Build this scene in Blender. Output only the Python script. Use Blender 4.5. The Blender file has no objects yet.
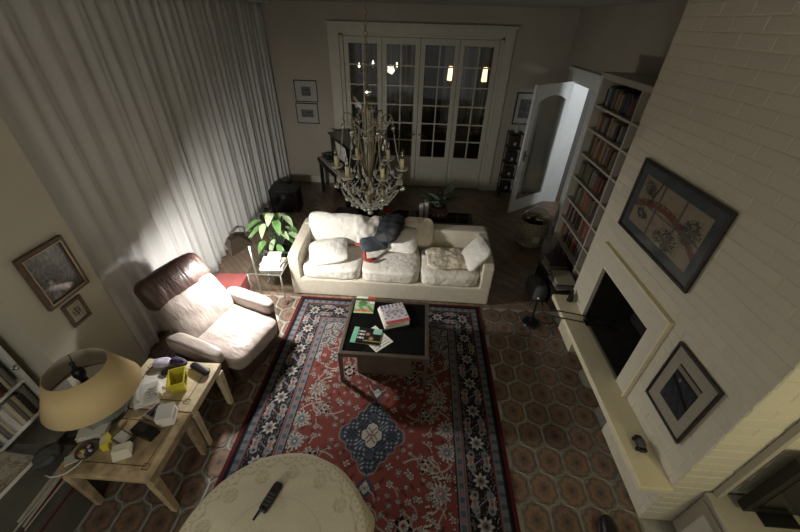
import bpy, bmesh, math, random
import numpy as np
from mathutils import Matrix, Vector
random.seed(7); np.random.seed(7)
S = bpy.context.scene
COL = S.collection
PI = math.pi

# ------------------------------------------------------------------ camera
def set_camera():
    a, b, c = (math.radians(v) for v in (35.21545, 2.78413, 1.66028))
    Rx = np.array([[1,0,0],[0,math.cos(a),-math.sin(a)],[0,math.sin(a),math.cos(a)]])
    Ry = np.array([[math.cos(b),0,math.sin(b)],[0,1,0],[-math.sin(b),0,math.cos(b)]])
    Rz = np.array([[math.cos(c),-math.sin(c),0],[math.sin(c),math.cos(c),0],[0,0,1]])
    R = Rz @ Rx @ Ry
    w = lambda r: np.array([r[0], r[2], -r[1]])
    x, y, z = w(R[0]), -w(R[1]), -w(R[2])
    cam = bpy.data.cameras.new('camera'); cam.lens = 348.736/800*36; cam.sensor_width = 36; cam.sensor_fit = 'HORIZONTAL'
    cam.clip_start = 0.05
    o = bpy.data.objects.new('camera', cam); COL.objects.link(o)
    o.matrix_world = Matrix(((x[0],y[0],z[0],0),(x[1],y[1],z[1],0),(x[2],y[2],z[2],2.84),(0,0,0,1)))
    S.camera = o
set_camera()

# ------------------------------------------------------------------ world, light, exposure
W = bpy.data.worlds.new('world'); S.world = W; W.use_nodes = True
W.node_tree.nodes['Background'].inputs[0].default_value = (0.5, 0.5, 0.5, 1)
W.node_tree.nodes['Background'].inputs[1].default_value = 0.66
S.view_settings.view_transform = 'Standard'; S.view_settings.look = 'None'
S.view_settings.gamma = 1; S.view_settings.exposure = 0.0; S.view_settings.use_curve_mapping = False

def light(name, kind, loc, power, color, size=0.1, target=None, parent=None, spread=None, **kw):
    d = bpy.data.lights.new(name, kind); d.energy = power; d.color = color
    if kind == 'AREA':
        d.shape = 'RECTANGLE'; d.size = size[0]; d.size_y = size[1]
        if spread: d.spread = spread
    else: d.shadow_soft_size = size
    for k, v in kw.items(): setattr(d, k, v)
    o = bpy.data.objects.new(name, d); COL.objects.link(o); o.location = loc
    if target is not None:
        o.rotation_euler = (Vector(target)-Vector(loc)).to_track_quat('-Z', 'Y').to_euler()
    if parent: o.parent = parent
    return o
LAMP = (-1.66, 2.70, 1.085)            # bulb of the reading lamp
light('reading_bulb', 'POINT', LAMP, 120, (1.0, 0.97, 0.93), 0.045)
light('room_fill', 'AREA', (-0.6, -0.9, 2.55), 4, (1.0, 0.95, 0.84), (0.5, 0.5), target=(0.1, 2.6, 1.0))  # added soft fill from behind the viewpoint, not a known fixture
light('side_lamp', 'POINT', (2.05, 0.05, 1.5), 14.0, (1.0, 0.90, 0.50), 0.12)
light('corner_fill', 'POINT', (-1.25, -0.55, 1.35), 20, (1.0, 0.96, 0.80), 0.15)  # added fill to brighten the pier and left foreground, no known lamp
light('hall_lamp', 'POINT', (3.1, 4.75, 1.9), 58, (0.90, 0.95, 1.0), 0.12)

# ------------------------------------------------------------------ helpers
class MB:
    def __init__(s): s.v = []; s.f = []; s.m = []; s.cur = 0
    def add(s, vs, fs, M=None):
        n = len(s.v)
        if M is not None: vs = [tuple(M @ Vector(p)) for p in vs]
        s.v += [tuple(map(float, p)) for p in vs]
        for f in fs: s.f.append(tuple(i+n for i in f)); s.m.append(s.cur)
        return s
    def box(s, x0, x1, y0, y1, z0, z1, M=None):
        vs = [(x0,y0,z0),(x1,y0,z0),(x1,y1,z0),(x0,y1,z0),(x0,y0,z1),(x1,y0,z1),(x1,y1,z1),(x0,y1,z1)]
        return s.add(vs, [(0,3,2,1),(4,5,6,7),(0,1,5,4),(1,2,6,5),(2,3,7,6),(3,0,4,7)], M)
    def cyl(s, p0, p1, r0, r1=None, n=12, cap=True):
        r1 = r0 if r1 is None else r1
        p0, p1 = Vector(p0), Vector(p1); d = (p1-p0).normalized()
        u = d.orthogonal().normalized(); w = d.cross(u)
        vs = []
        for p, r in ((p0, r0), (p1, r1)):
            for k in range(n):
                a = 2*PI*k/n; vs.append(tuple(p+u*(r*math.cos(a))+w*(r*math.sin(a))))
        fs = [(k, (k+1) % n, n+(k+1) % n, n+k) for k in range(n)]
        if cap: fs += [tuple(range(n-1, -1, -1)), tuple(range(n, 2*n))]
        return s.add(vs, fs)
    def tube(s, pts, r, n=6):
        pts = [Vector(p) for p in pts]; rs = r if isinstance(r, (list, tuple)) else [r]*len(pts)
        vs = []; fs = []; u = None
        for i, p in enumerate(pts):
            d = (pts[min(i+1, len(pts)-1)]-pts[max(i-1, 0)]).normalized()
            if u is None: u = d.orthogonal().normalized()
            u = (u-d*u.dot(d)).normalized(); w = d.cross(u)
            for k in range(n):
                a = 2*PI*k/n; vs.append(tuple(p+u*(rs[i]*math.cos(a))+w*(rs[i]*math.sin(a))))
        for i in range(len(pts)-1):
            for k in range(n): fs.append((i*n+k, i*n+(k+1) % n, (i+1)*n+(k+1) % n, (i+1)*n+k))
        fs += [tuple(range(n-1, -1, -1)), tuple(range((len(pts)-1)*n, len(pts)*n))]
        return s.add(vs, fs)
    def lathe(s, prof, n=24, M=None, closed=False):
        vs = []; fs = []
        for r, z in prof:
            for k in range(n):
                a = 2*PI*k/n; vs.append((r*math.cos(a), r*math.sin(a), z))
        m = len(prof)
        for i in range(m-1 if not closed else m):
            j = (i+1) % m
            for k in range(n): fs.append((i*n+k, i*n+(k+1) % n, j*n+(k+1) % n, j*n+k))
        if not closed:
            if prof[0][0] > 1e-5: fs.append(tuple(range(n-1, -1, -1)))
            if prof[-1][0] > 1e-5: fs.append(tuple(range((m-1)*n, m*n)))
        return s.add(vs, fs, M)
    def sphere(s, c, r, n=8, M=None):
        prof = [(max(1e-6, r*math.sin(PI*i/n)), -r*math.cos(PI*i/n)) for i in range(n+1)]
        return s.lathe(prof, n+2, Matrix.Translation(c) if M is None else M)
    def prism(s, poly, z0, z1, M=None):
        n = len(poly); vs = [(x, y, z0) for x, y in poly]+[(x, y, z1) for x, y in poly]
        fs = [tuple(range(n-1, -1, -1)), tuple(range(n, 2*n))]+[(k, (k+1) % n, n+(k+1) % n, n+k) for k in range(n)]
        return s.add(vs, fs, M)
    def mesh(s, name, mats, smooth=False):
        me = bpy.data.meshes.new(name); me.from_pydata(s.v, [], s.f)
        for m in (mats if isinstance(mats, (list, tuple)) else [mats]): me.materials.append(m)
        if any(s.m): me.polygons.foreach_set('material_index', s.m)
        me.polygons.foreach_set('use_smooth', [smooth]*len(me.polygons))
        bm = bmesh.new(); bm.from_mesh(me); bmesh.ops.recalc_face_normals(bm, faces=bm.faces); bm.to_mesh(me); bm.free()
        return me
    def build(s, name, mats, parent=None, smooth=False, bevel=0, seg=2, sub=0):
        return link(name, s.mesh(name, mats, smooth), parent, bevel, seg, sub)
def link(name, me, parent=None, bevel=0, seg=2, sub=0):
    o = bpy.data.objects.new(name, me); COL.objects.link(o)
    if parent: o.parent = parent
    if bevel:
        b = o.modifiers.new('bevel', 'BEVEL'); b.width = bevel; b.segments = seg; b.limit_method = 'ANGLE'
    if sub:
        m = o.modifiers.new('sub', 'SUBSURF'); m.levels = sub; m.render_levels = sub
    return o
def tag(o, label=None, cat=None, group=None, kind=None):
    if label: o['label'] = label
    if cat: o['category'] = cat
    if group: o['group'] = group
    if kind: o['kind'] = kind
    return o
def thing(name, label, cat, loc=(0,0,0), rz=0, group=None):
    o = bpy.data.objects.new(name, None); COL.objects.link(o); o.location = loc; o.rotation_euler = (0, 0, rz)
    o.empty_display_size = 0.1
    return tag(o, label, cat, group)
def struct(o): o['kind'] = 'structure'; return o

def blob(w, d, h, e=5, n=10, pillow=0.0, noise=0.0, freq=9, seed=0, crown=0.0, puff=0.0):
    """soft box: a subdivided cube pulled to a superellipsoid; verts centred on the origin"""
    rng = np.random.RandomState(seed)
    bm = bmesh.new(); bmesh.ops.create_cube(bm, size=2)
    bmesh.ops.subdivide_edges(bm, edges=bm.edges[:], cuts=n, use_grid_fill=True)
    ks = rng.normal(size=(6, 3))*freq; ph = rng.uniform(0, 6.28, 6)
    for v in bm.verts:
        x, y, z = v.co
        L = (abs(x)**e+abs(y)**e+abs(z)**e)**(1/e)
        x, y, z = x/L, y/L, z/L
        if pillow: z *= (1-pillow*(abs(x)**3))*(1-pillow*(abs(y)**3)); q = 1-0.10*pillow*(1-abs(y)); p = 1-0.10*pillow*(1-abs(x)); x, y = x*q if abs(x) > .8 else x*q, y*p
        if crown: z += crown*(1-x*x)*(1-y*y)*(1 if z > 0 else 0)
        P = np.array([x*w/2, y*d/2, z*h/2])
        if noise:
            s = np.sin(ks @ P+ph).sum()/6
            s2 = np.sin(2.7*ks @ P+ph[::-1]).sum()/6
            nn = np.array([x, y, z]); nn = nn/np.linalg.norm(nn)
            P = P+nn*noise*(s+0.5*s2)
        v.co = P
    mb = MB(); bm.verts.index_update()
    mb.v = [tuple(v.co) for v in bm.verts]; mb.f = [tuple(v.index for v in f.verts) for f in bm.faces]; mb.m = [0]*len(mb.f)
    bm.free(); return mb
def moved(mb, M):
    mb.v = [tuple(M @ Vector(p)) for p in mb.v]; return mb
def TR(x=0, y=0, z=0, rx=0, ry=0, rz=0):
    return Matrix.Translation((x, y, z)) @ Matrix.Rotation(rz, 4, 'Z') @ Matrix.Rotation(ry, 4, 'Y') @ Matrix.Rotation(rx, 4, 'X')

# ------------------------------------------------------------------ materials
MATS = {}
def srgb(r, g, b):
    f = lambda c: (c/255/12.92) if c/255 <= .04045 else ((c/255+.055)/1.055)**2.4
    return (f(r), f(g), f(b))
def mat(name, col, rough=0.7, metal=0.0, var=0.12, scale=8.0, bump=0.0, bscale=60.0, spec=0.5, sheen=0, coat=0, detail=3, stretch=None, rand=0.0):
    m = bpy.data.materials.new(name); m.use_nodes = True; N = m.node_tree.nodes; L = m.node_tree.links
    b = N['Principled BSDF']; b.inputs['Roughness'].default_value = rough; b.inputs['Metallic'].default_value = metal
    b.inputs['Specular IOR Level'].default_value = spec
    if sheen: b.inputs['Sheen Weight'].default_value = sheen
    if coat: b.inputs['Coat Weight'].default_value = coat; b.inputs['Coat Roughness'].default_value = .15
    tc = N.new('ShaderNodeTexCoord'); src = tc.outputs['Object']
    if stretch:
        mp = N.new('ShaderNodeMapping'); mp.inputs['Scale'].default_value = stretch; L.new(src, mp.inputs['Vector']); src = mp.outputs['Vector']
    nz = N.new('ShaderNodeTexNoise'); nz.inputs['Scale'].default_value = scale; nz.inputs['Detail'].default_value = detail
    L.new(src, nz.inputs['Vector'])
    cr = N.new('ShaderNodeValToRGB')
    cr.color_ramp.elements[0].position = .3; cr.color_ramp.elements[1].position = .7
    cr.color_ramp.elements[0].color = (*[c*(1-var) for c in col], 1); cr.color_ramp.elements[1].color = (*[min(1, c*(1+var)) for c in col], 1)
    L.new(nz.outputs['Fac'], cr.inputs['Fac'])
    out = cr.outputs['Color']
    if rand:
        oi = N.new('ShaderNodeObjectInfo'); mr = N.new('ShaderNodeMapRange')
        mr.inputs['To Min'].default_value = 1-rand; mr.inputs['To Max'].default_value = 1+rand
        L.new(oi.outputs['Random'], mr.inputs['Value'])
        vm = N.new('ShaderNodeVectorMath'); vm.operation = 'SCALE'; L.new(out, vm.inputs[0]); L.new(mr.outputs[0], vm.inputs['Scale']); out = vm.outputs[0]
    L.new(out, b.inputs['Base Color'])
    if bump:
        n2 = N.new('ShaderNodeTexNoise'); n2.inputs['Scale'].default_value = bscale; n2.inputs['Detail'].default_value = 4
        L.new(src, n2.inputs['Vector'])
        bp = N.new('ShaderNodeBump'); bp.inputs['Strength'].default_value = bump; bp.inputs['Distance'].default_value = .01 if bscale > 25 else .035
        L.new(n2.outputs['Fac'], bp.inputs['Height']); L.new(bp.outputs['Normal'], b.inputs['Normal'])
    MATS[name] = m; return m
def colattr(name, rough=0.8, bump=0.0, bscale=400, spec=.4):
    m = bpy.data.materials.new(name); m.use_nodes = True; N = m.node_tree.nodes; L = m.node_tree.links
    b = N['Principled BSDF']; b.inputs['Roughness'].default_value = rough; b.inputs['Specular IOR Level'].default_value = spec
    a = N.new('ShaderNodeAttribute'); a.attribute_name = 'Col'
    nz = N.new('ShaderNodeTexNoise'); nz.inputs['Scale'].default_value = bscale; tc = N.new('ShaderNodeTexCoord'); L.new(tc.outputs['Object'], nz.inputs['Vector'])
    mr = N.new('ShaderNodeMapRange'); mr.inputs['To Min'].default_value = .85; mr.inputs['To Max'].default_value = 1.15; L.new(nz.outputs['Fac'], mr.inputs['Value'])
    vm = N.new('ShaderNodeVectorMath'); vm.operation = 'SCALE'; L.new(a.outputs['Color'], vm.inputs[0]); L.new(mr.outputs[0], vm.inputs['Scale'])
    L.new(vm.outputs[0], b.inputs['Base Color'])
    if bump:
        bp = N.new('ShaderNodeBump'); bp.inputs['Strength'].default_value = bump; bp.inputs['Distance'].default_value = .004
        L.new(nz.outputs['Fac'], bp.inputs['Height']); L.new(bp.outputs['Normal'], b.inputs['Normal'])
    return m
def glassmat(name, tint=(1,1,1), rough=0.02, ior=1.45, boost=0.0):
    m = bpy.data.materials.new(name); m.use_nodes = True; N = m.node_tree.nodes; L = m.node_tree.links
    N.remove(N['Principled BSDF']); out = N['Material Output']
    t = N.new('ShaderNodeBsdfTransparent'); t.inputs['Color'].default_value = (*tint, 1)
    g = N.new('ShaderNodeBsdfGlossy'); g.inputs['Roughness'].default_value = rough
    f0 = ((ior-1)/(ior+1))**2+boost
    lw = N.new('ShaderNodeLayerWeight'); pw = N.new('ShaderNodeMath'); pw.operation = 'POWER'; pw.inputs[1].default_value = 5; L.new(lw.outputs['Facing'], pw.inputs[0])
    ad = N.new('ShaderNodeMath'); ad.operation = 'MULTIPLY_ADD'; ad.inputs[1].default_value = 1-f0; ad.inputs[2].default_value = f0; ad.use_clamp = True; L.new(pw.outputs[0], ad.inputs[0])
    nz = N.new('ShaderNodeTexNoise'); nz.inputs['Scale'].default_value = 3; bp = N.new('ShaderNodeBump'); bp.inputs['Strength'].default_value = .02
    L.new(nz.outputs['Fac'], bp.inputs['Height']); L.new(bp.outputs['Normal'], g.inputs['Normal'])
    mx = N.new('ShaderNodeMixShader'); L.new(ad.outputs[0], mx.inputs[0]); L.new(t.outputs[0], mx.inputs[1]); L.new(g.outputs[0], mx.inputs[2])
    L.new(mx.outputs[0], out.inputs['Surface']); return m
def emit(name, col, s):
    m = bpy.data.materials.new(name); m.use_nodes = True; b = m.node_tree.nodes['Principled BSDF']
    b.inputs['Base Color'].default_value = (*col, 1); b.inputs['Emission Color'].default_value = (*col, 1); b.inputs['Emission Strength'].default_value = s
    return m

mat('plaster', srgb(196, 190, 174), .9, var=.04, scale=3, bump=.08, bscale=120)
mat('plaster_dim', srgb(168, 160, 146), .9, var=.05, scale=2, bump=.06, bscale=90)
mat('ceiling', srgb(176, 172, 164), .95, var=.04)
mat('brick_paint', srgb(204, 198, 180), .72, var=.04, scale=14, bump=.15, bscale=70, rand=.025)
mat('mortar', srgb(204, 196, 172), .85, var=.06, scale=30, bump=.2)
mat('cream_paint', srgb(222, 212, 180), .55, var=.04, scale=10, bump=.08)
mat('white_paint', srgb(214, 212, 204), .45, var=.03, scale=6)
mat('shaded_white', srgb(170, 164, 152), .55, var=.04)  # white furniture paint greyed; shade on bookcase and cabinet is in the colour
mat('door_white', srgb(232, 234, 232), .4, var=.03)
mat('trim_paint', srgb(188, 184, 168), .55, var=.05)
mat('soot', srgb(26, 24, 22), .95, var=.4, scale=12, bump=.3, bscale=30)
mat('curtain', srgb(190, 189, 186), .9, var=.05, scale=3, sheen=.2, bump=.05, bscale=300)
mat('parquet_dark', srgb(74, 60, 48), .5, var=.3, scale=5)
mat('black', srgb(22, 21, 21), .45, var=.25)
mat('black_gloss', srgb(14, 13, 13), .2, var=.2)
mat('dark_wood', srgb(48, 36, 29), .4, var=.3, scale=6, stretch=(1, 8, 1))
mat('frame_dark', srgb(40, 34, 30), .45, var=.2)
mat('frame_brown', srgb(92, 74, 60), .55, var=.25, scale=30)
mat('matboard', srgb(176, 168, 152), .9, var=.03)
mat('mat_blue', srgb(84, 90, 96), .9, var=.05)
mat('mat_white', srgb(190, 188, 180), .9, var=.03)
mat('sofa', srgb(208, 199, 180), .95, var=.06, scale=20, sheen=.3, bump=.3, bscale=160)
mat('cushion', srgb(222, 217, 206), .95, var=.05, scale=14, sheen=.3, bump=.6, bscale=14)
mat('pillow', srgb(226, 223, 214), .95, var=.05, scale=14, sheen=.3, bump=.7, bscale=12)
mat('throw', srgb(218, 206, 186), .95, var=.1, scale=18, bump=.9, bscale=14)
mat('leather', srgb(158, 146, 139), .38, var=.16, scale=7, bump=.30, bscale=8, coat=.15, stretch=(1, 2.2, 1))  # brown leather lightened, lamp glare on seat and back is in the colour
mat('leather_shaded', srgb(72, 52, 46), .42, var=.2, scale=7, bump=.35, bscale=8, stretch=(1, 3.5, 1))  # same leather where shaded, headrest shade is in the colour
mat('navy', srgb(22, 23, 30), .7, var=.3, scale=20, bump=.4, bscale=20)
mat('denim', srgb(72, 78, 86), .85, var=.2, scale=30)
mat('red_cloth', srgb(168, 62, 50), .8, var=.1)
mat('dark_red', srgb(84, 32, 30), .7, var=.1)
mat('red_box', srgb(138, 72, 70), .7, var=.15)
mat('box_brown', srgb(96, 84, 74), .6, var=.15)
mat('bronze', srgb(112, 102, 90), .35, metal=.6, var=.15)
mat('chrome', srgb(210, 208, 200), .2, metal=.9, var=.05)
mat('white_metal', srgb(214, 210, 202), .35, metal=.2, var=.05)
mat('taupe_shade', srgb(140, 126, 112), .6, var=.12)
mat('shade_inner', srgb(236, 232, 224), .7, var=.02)
mat('dark_glass', srgb(16, 17, 16), .08, var=.1, spec=.3)
mat('burl', srgb(178, 156, 122), .35, var=.5, scale=9, bump=.05, detail=8)
mat('burl_light', srgb(210, 194, 164), .35, var=.2, scale=16, bump=.05, detail=8)
mat('inlay', srgb(74, 56, 40), .4, var=.1)
mat('lampshade', srgb(214, 190, 142), .85, var=.05, scale=5, bump=.1, bscale=200)
mat('lampshade_in', srgb(176, 166, 150), .9, var=.04)
mat('ceramic', srgb(120, 128, 124), .12, var=.45, scale=10, detail=5)
mat('cloth', srgb(208, 198, 168), .9, var=.03, scale=10, bump=.1, bscale=90)
mat('yellow', srgb(206, 194, 62), .4, var=.06)
mat('paper', srgb(224, 220, 210), .8, var=.05)
mat('paper_grey', srgb(176, 172, 160), .8, var=.1, scale=20)
mat('beige_plastic', srgb(204, 198, 178), .4, var=.04)
mat('purple', srgb(64, 54, 84), .6, var=.2)
mat('lilac', srgb(196, 186, 210), .5, var=.12, scale=30)
mat('grey_cloth', srgb(70, 72, 72), .8, var=.2, scale=14)
mat('brass', srgb(150, 138, 112), .3, metal=.75, var=.2)
mat('silvered', srgb(214, 218, 208), .12, metal=.85, var=.03)
mat('candle', srgb(250, 238, 196), .6, var=.04)
mat('leaf', srgb(112, 156, 92), .42, var=.3, scale=20)
mat('leaf_pale', srgb(184, 208, 160), .42, var=.25, scale=20)
mat('leaf_dark', srgb(52, 66, 50), .6, var=.3, scale=16)
mat('terracotta', srgb(72, 48, 42), .6, var=.3, scale=22)
mat('wicker', srgb(150, 138, 116), .8, var=.35, scale=40, bump=.6, bscale=60)
mat('teal_cover', srgb(120, 170, 140), .4, var=.4, scale=30)
mat('record_sleeve', srgb(84, 82, 76), .7, var=.2)
mat('tile_grout', srgb(152, 148, 139), .8, var=.1, scale=30)
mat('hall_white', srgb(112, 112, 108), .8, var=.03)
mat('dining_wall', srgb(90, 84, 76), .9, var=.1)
MATS['pane'] = glassmat('pane', (.88, .9, .9))
MATS['pic_glass'] = glassmat('pic_glass', (.95, .95, .95), .05, 1.4)
MATS['table_glass'] = glassmat('table_glass', (.8, .84, .82), .02, 1.5, .04)
def crystalmat():
    m = mat('crystal', (.86, .86, .82), .08, var=.02, spec=1.0, coat=.6); N = m.node_tree.nodes; L = m.node_tree.links
    t = N.new('ShaderNodeBsdfTransparent'); t.inputs['Color'].default_value = (.9, .9, .88, 1); mx = N.new('ShaderNodeMixShader'); mx.inputs[0].default_value = .5
    L.new(t.outputs[0], mx.inputs[1]); L.new(N['Principled BSDF'].outputs[0], mx.inputs[2]); L.new(mx.outputs[0], N['Material Output'].inputs['Surface'])
crystalmat()
MATS['bulb_glass'] = glassmat('bulb_glass', (.75, .75, .7), .1, 1.6, .2)
MATS['bulb_lit'] = emit('bulb_lit', (1.0, .82, .5), 9.0)
MATS['shade_lit'] = emit('shade_lit', (1.0, .80, .46), 2.2)
M = MATS

# parquet and tile materials
def parquet():
    m = mat('parquet', srgb(104, 84, 66), .42, var=.3, scale=6)
    N = m.node_tree.nodes; L = m.node_tree.links; b = N['Principled BSDF']
    tc = N.new('ShaderNodeTexCoord'); mp = N.new('ShaderNodeMapping'); mp.inputs['Rotation'].default_value = (0, 0, .785); L.new(tc.outputs['Object'], mp.inputs['Vector'])
    br = N.new('ShaderNodeTexBrick'); br.inputs['Scale'].default_value = 1; br.inputs['Brick Width'].default_value = .30; br.inputs['Row Height'].default_value = .07
    br.inputs['Mortar Size'].default_value = .003; br.inputs['Color1'].default_value = (*srgb(140, 120, 100), 1); br.inputs['Color2'].default_value = (*srgb(112, 94, 78), 1); br.inputs['Mortar'].default_value = (*srgb(66, 54, 46), 1)
    L.new(mp.outputs[0], br.inputs['Vector']); L.new(br.outputs['Color'], b.inputs['Base Color'])
    return m
parquet()
def tilemat():
    m = bpy.data.materials.new('tile_pattern'); m.use_nodes = True; N = m.node_tree.nodes; L = m.node_tree.links; b = N['Principled BSDF']
    b.inputs['Roughness'].default_value = .42
    tc = N.new('ShaderNodeTexCoord'); sp = N.new('ShaderNodeSeparateXYZ'); L.new(tc.outputs['Object'], sp.inputs[0])
    def mth(op, a, b2=None, clamp=False):
        n = N.new('ShaderNodeMath'); n.operation = op; n.use_clamp = clamp
        for i, q in enumerate((a, b2)):
            if q is None: continue
            if isinstance(q, (int, float)): n.inputs[i].default_value = q
            else: L.new(q, n.inputs[i])
        return n.outputs[0]
    x = sp.outputs[0]; y = mth('MULTIPLY', sp.outputs[1], .82)
    r = mth('POWER', mth('ADD', mth('MULTIPLY', x, x), mth('MULTIPLY', y, y)), .5)
    an = mth('ARCTAN2', y, x)
    rr = mth('ADD', r, mth('MULTIPLY', mth('COSINE', mth('MULTIPLY', an, 8)), .007))
    cr = N.new('ShaderNodeValToRGB'); e = cr.color_ramp.elements
    e[0].position = 0; e[0].color = (*srgb(60, 56, 58), 1); e[1].position = 1; e[1].color = (*srgb(126, 118, 106), 1)
    for p, c in ((.16, (74, 66, 62)), (.18, (116, 94, 78)), (.40, (100, 82, 70)), (.42, (124, 100, 82)), (.66, (132, 106, 86)), (.76, (118, 96, 80)), (.82, (86, 76, 68)), (.95, (112, 104, 94))):
        k = e.new(p); k.color = (*srgb(*c), 1)
    L.new(mth('MULTIPLY', rr, 10.0), cr.inputs['Fac'])
    nz = N.new('ShaderNodeTexNoise'); nz.inputs['Scale'].default_value = 25; L.new(tc.outputs['Object'], nz.inputs['Vector'])
    oi = N.new('ShaderNodeObjectInfo')
    k = mth('ADD', mth('MULTIPLY', nz.outputs['Fac'], .4), mth('ADD', mth('MULTIPLY', oi.outputs['Random'], .25), .46))
    vm = N.new('ShaderNodeVectorMath'); vm.operation = 'SCALE'; L.new(cr.outputs['Color'], vm.inputs[0]); L.new(k, vm.inputs['Scale']); L.new(vm.outputs[0], b.inputs['Base Color'])
    M['tile_pattern'] = m
tilemat()

def painted(name, w, h, nx, ny, func, mtl, parent=None, M4=None, z=0):
    """flat grid in local xy, colours computed per vertex by func(X, Y) -> (...,3) linear"""
    xs = np.linspace(-w/2, w/2, nx+1); ys = np.linspace(-h/2, h/2, ny+1)
    X, Y = np.meshgrid(xs, ys); C = func(X, Y)
    nv = (nx+1)*(ny+1)
    co = np.stack([X, Y, np.full_like(X, z)], -1).reshape(-1, 3)
    if M4 is not None:
        A = np.array(M4); co = co @ A[:3, :3].T+A[:3, 3]
    i = np.arange(nx); j = np.arange(ny); I, J = np.meshgrid(i, j); a = (J*(nx+1)+I).ravel()
    F = np.stack([a, a+1, a+nx+2, a+nx+1], -1)
    me = bpy.data.meshes.new(name); me.vertices.add(nv); me.vertices.foreach_set('co', co.ravel())
    me.loops.add(F.size); me.loops.foreach_set('vertex_index', F.ravel().astype(np.int32))
    me.polygons.add(len(F)); me.polygons.foreach_set('loop_start', (np.arange(len(F))*4).astype(np.int32))
    me.update(calc_edges=True); me.validate()
    at = me.color_attributes.new('Col', 'FLOAT_COLOR', 'POINT')
    rgba = np.ones((nv, 4), np.float32); rgba[:, :3] = C.reshape(-1, 3); at.data.foreach_set('color', rgba.ravel())
    me.materials.append(mtl)
    o = link(name, me, parent); return o
def lin(*c): return np.array(srgb(*c))

# ================================================================== THE SETTING
CX = 1.69            # face of the chimney breast
RW = 2.37            # right wall
BW = 6.92            # back wall
CEIL = 3.05
LW = -2.78           # left wall behind the curtains
PIER = -2.56
# floor
fl = MB(); fl.box(-3.6, 4.2, 3.25, 11.2, -.1, 0); floor = struct(fl.build('floor', M['parquet']))
ft = MB(); ft.box(-3.6, 4.2, -3.2, 3.25, -.1, -.008); floor_tiles = struct(ft.build('floor', M['tile_grout']))
def tile_poly():
    a, b = .2075, .2085; pts = []
    cor = [(0, 2*b/3), (a/2, b/3), (a/2, -b/3), (0, -2*b/3), (-a/2, -b/3), (-a/2, b/3)]
    for k in range(6):
        p, q = np.array(cor[k]), np.array(cor[(k+1) % 6])
        d = q-p; nrm = np.array([d[1], -d[0]])/np.linalg.norm(d); vert = abs(d[0]) < 1e-6
        for t in (0, .25, .5, .75):
            off = 0 if vert else .010*math.sin(2*PI*t)*(1 if k in (0, 3) else -1)
            pts.append(p+d*t+nrm*off)
    pts = np.array(pts); r = np.linalg.norm(pts, axis=1, keepdims=True)
    return [tuple(p) for p in pts*(r-.010)/r]
tp = MB(); tp.prism(tile_poly(), -.008, 0); tp.cur = 0
tile_me = tp.mesh('tile', M['tile_pattern'])
for k in range(-5, 9):
    for j in range(-20, 9):
        x = .963+.2075*j+(.10375 if k % 2 else 0); y = 1.452+.2085*k
        if y > 3.13 or x < -2.75 or x > 2.55: continue
        if -1.30 < x < .76 and y > -.1: continue
        if x > 1.78 and y > .95: continue
        if x < -1.3 and y < .55: continue
        if x < -2.2 and y < 1.1: continue
        o = bpy.data.objects.new('tile', tile_me); COL.objects.link(o); o.location = (x, y, 0); o.parent = floor_tiles
# ceiling, walls
w = MB(); w.box(-3.6, 4.2, -3.2, BW, CEIL, CEIL+.1); struct(w.build('ceiling', M['ceiling']))
w = MB(); w.box(LW-.1, LW, 1.5, BW, 0, CEIL); struct(w.build('wall_left', M['plaster']))
w = MB(); w.box(-3.6, -3.0, -3.2, 1.5, 0, CEIL); struct(w.build('wall_left', M['plaster']))
w = MB(); w.box(-3.0, PIER, 1.49, 2.10, 0, CEIL); struct(w.build('wall_pier', M['plaster']))
# back wall with the opening for the french doors
FX0, FX1, FZ = -1.475, 1.285, 2.66
w = MB(); w.box(-2.9, FX0, BW, BW+.14, 0, CEIL); w.box(FX1, 4.2, BW, BW+.14, 0, CEIL); w.box(FX0, FX1, BW, BW+.14, FZ, CEIL)
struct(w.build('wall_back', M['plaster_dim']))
w = MB()
w.box(-1.66, -1.475, BW-.035, BW, 0, 2.79); w.box(1.285, 1.44, BW-.035, BW, 0, 2.79); w.box(-1.475, 1.285, BW-.035, BW, 2.64, 2.79)
w.box(-1.69, 1.47, BW-.06, BW, 2.76, 2.80)
struct(w.build('trim_1', M['trim_paint'], bevel=.006))
# right wall with a door opening
w = MB(); w.box(RW, RW+.3, -3.2, 5.50, 0, CEIL); w.box(RW, RW+.3, 6.5, BW, 0, CEIL); w.box(RW, RW+.3, 5.50, 6.5, 2.1, CEIL)
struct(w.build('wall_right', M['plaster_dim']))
w = MB(); w.box(RW+.005, RW+.31, 6.49, 6.505, 0, 2.1); w.box(RW-.03, RW, 6.5, 6.6, 0, 2.28); w.box(RW-.03, RW, 5.40, 5.5, 0, 2.28); w.box(RW-.03, RW, 5.5, 6.5, 2.1, 2.28); w.box(RW-.05, RW, 5.38, 6.62, 2.25, 2.30)
struct(w.build('trim_2', M['door_white'], bevel=.004))
# hall behind the right wall
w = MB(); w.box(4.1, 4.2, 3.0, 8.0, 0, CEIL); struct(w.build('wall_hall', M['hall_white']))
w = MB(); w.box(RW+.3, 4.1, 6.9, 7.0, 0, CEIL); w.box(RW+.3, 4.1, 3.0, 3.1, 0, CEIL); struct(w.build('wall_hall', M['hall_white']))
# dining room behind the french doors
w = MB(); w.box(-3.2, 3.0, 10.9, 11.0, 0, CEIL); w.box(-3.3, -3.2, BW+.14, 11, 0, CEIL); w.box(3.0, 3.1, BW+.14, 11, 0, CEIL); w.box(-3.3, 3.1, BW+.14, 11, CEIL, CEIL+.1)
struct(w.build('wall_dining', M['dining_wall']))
# skirting
w = MB(); w.box(1.44, RW, BW-.02, BW, 0, .14); struct(w.build('baseboard_back', M['trim_paint'], bevel=.004))
w = MB(); w.box(-2.7, -1.66, BW-.02, BW, 0, .14); struct(w.build('baseboard_left', M['trim_paint'], bevel=.004))

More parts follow.
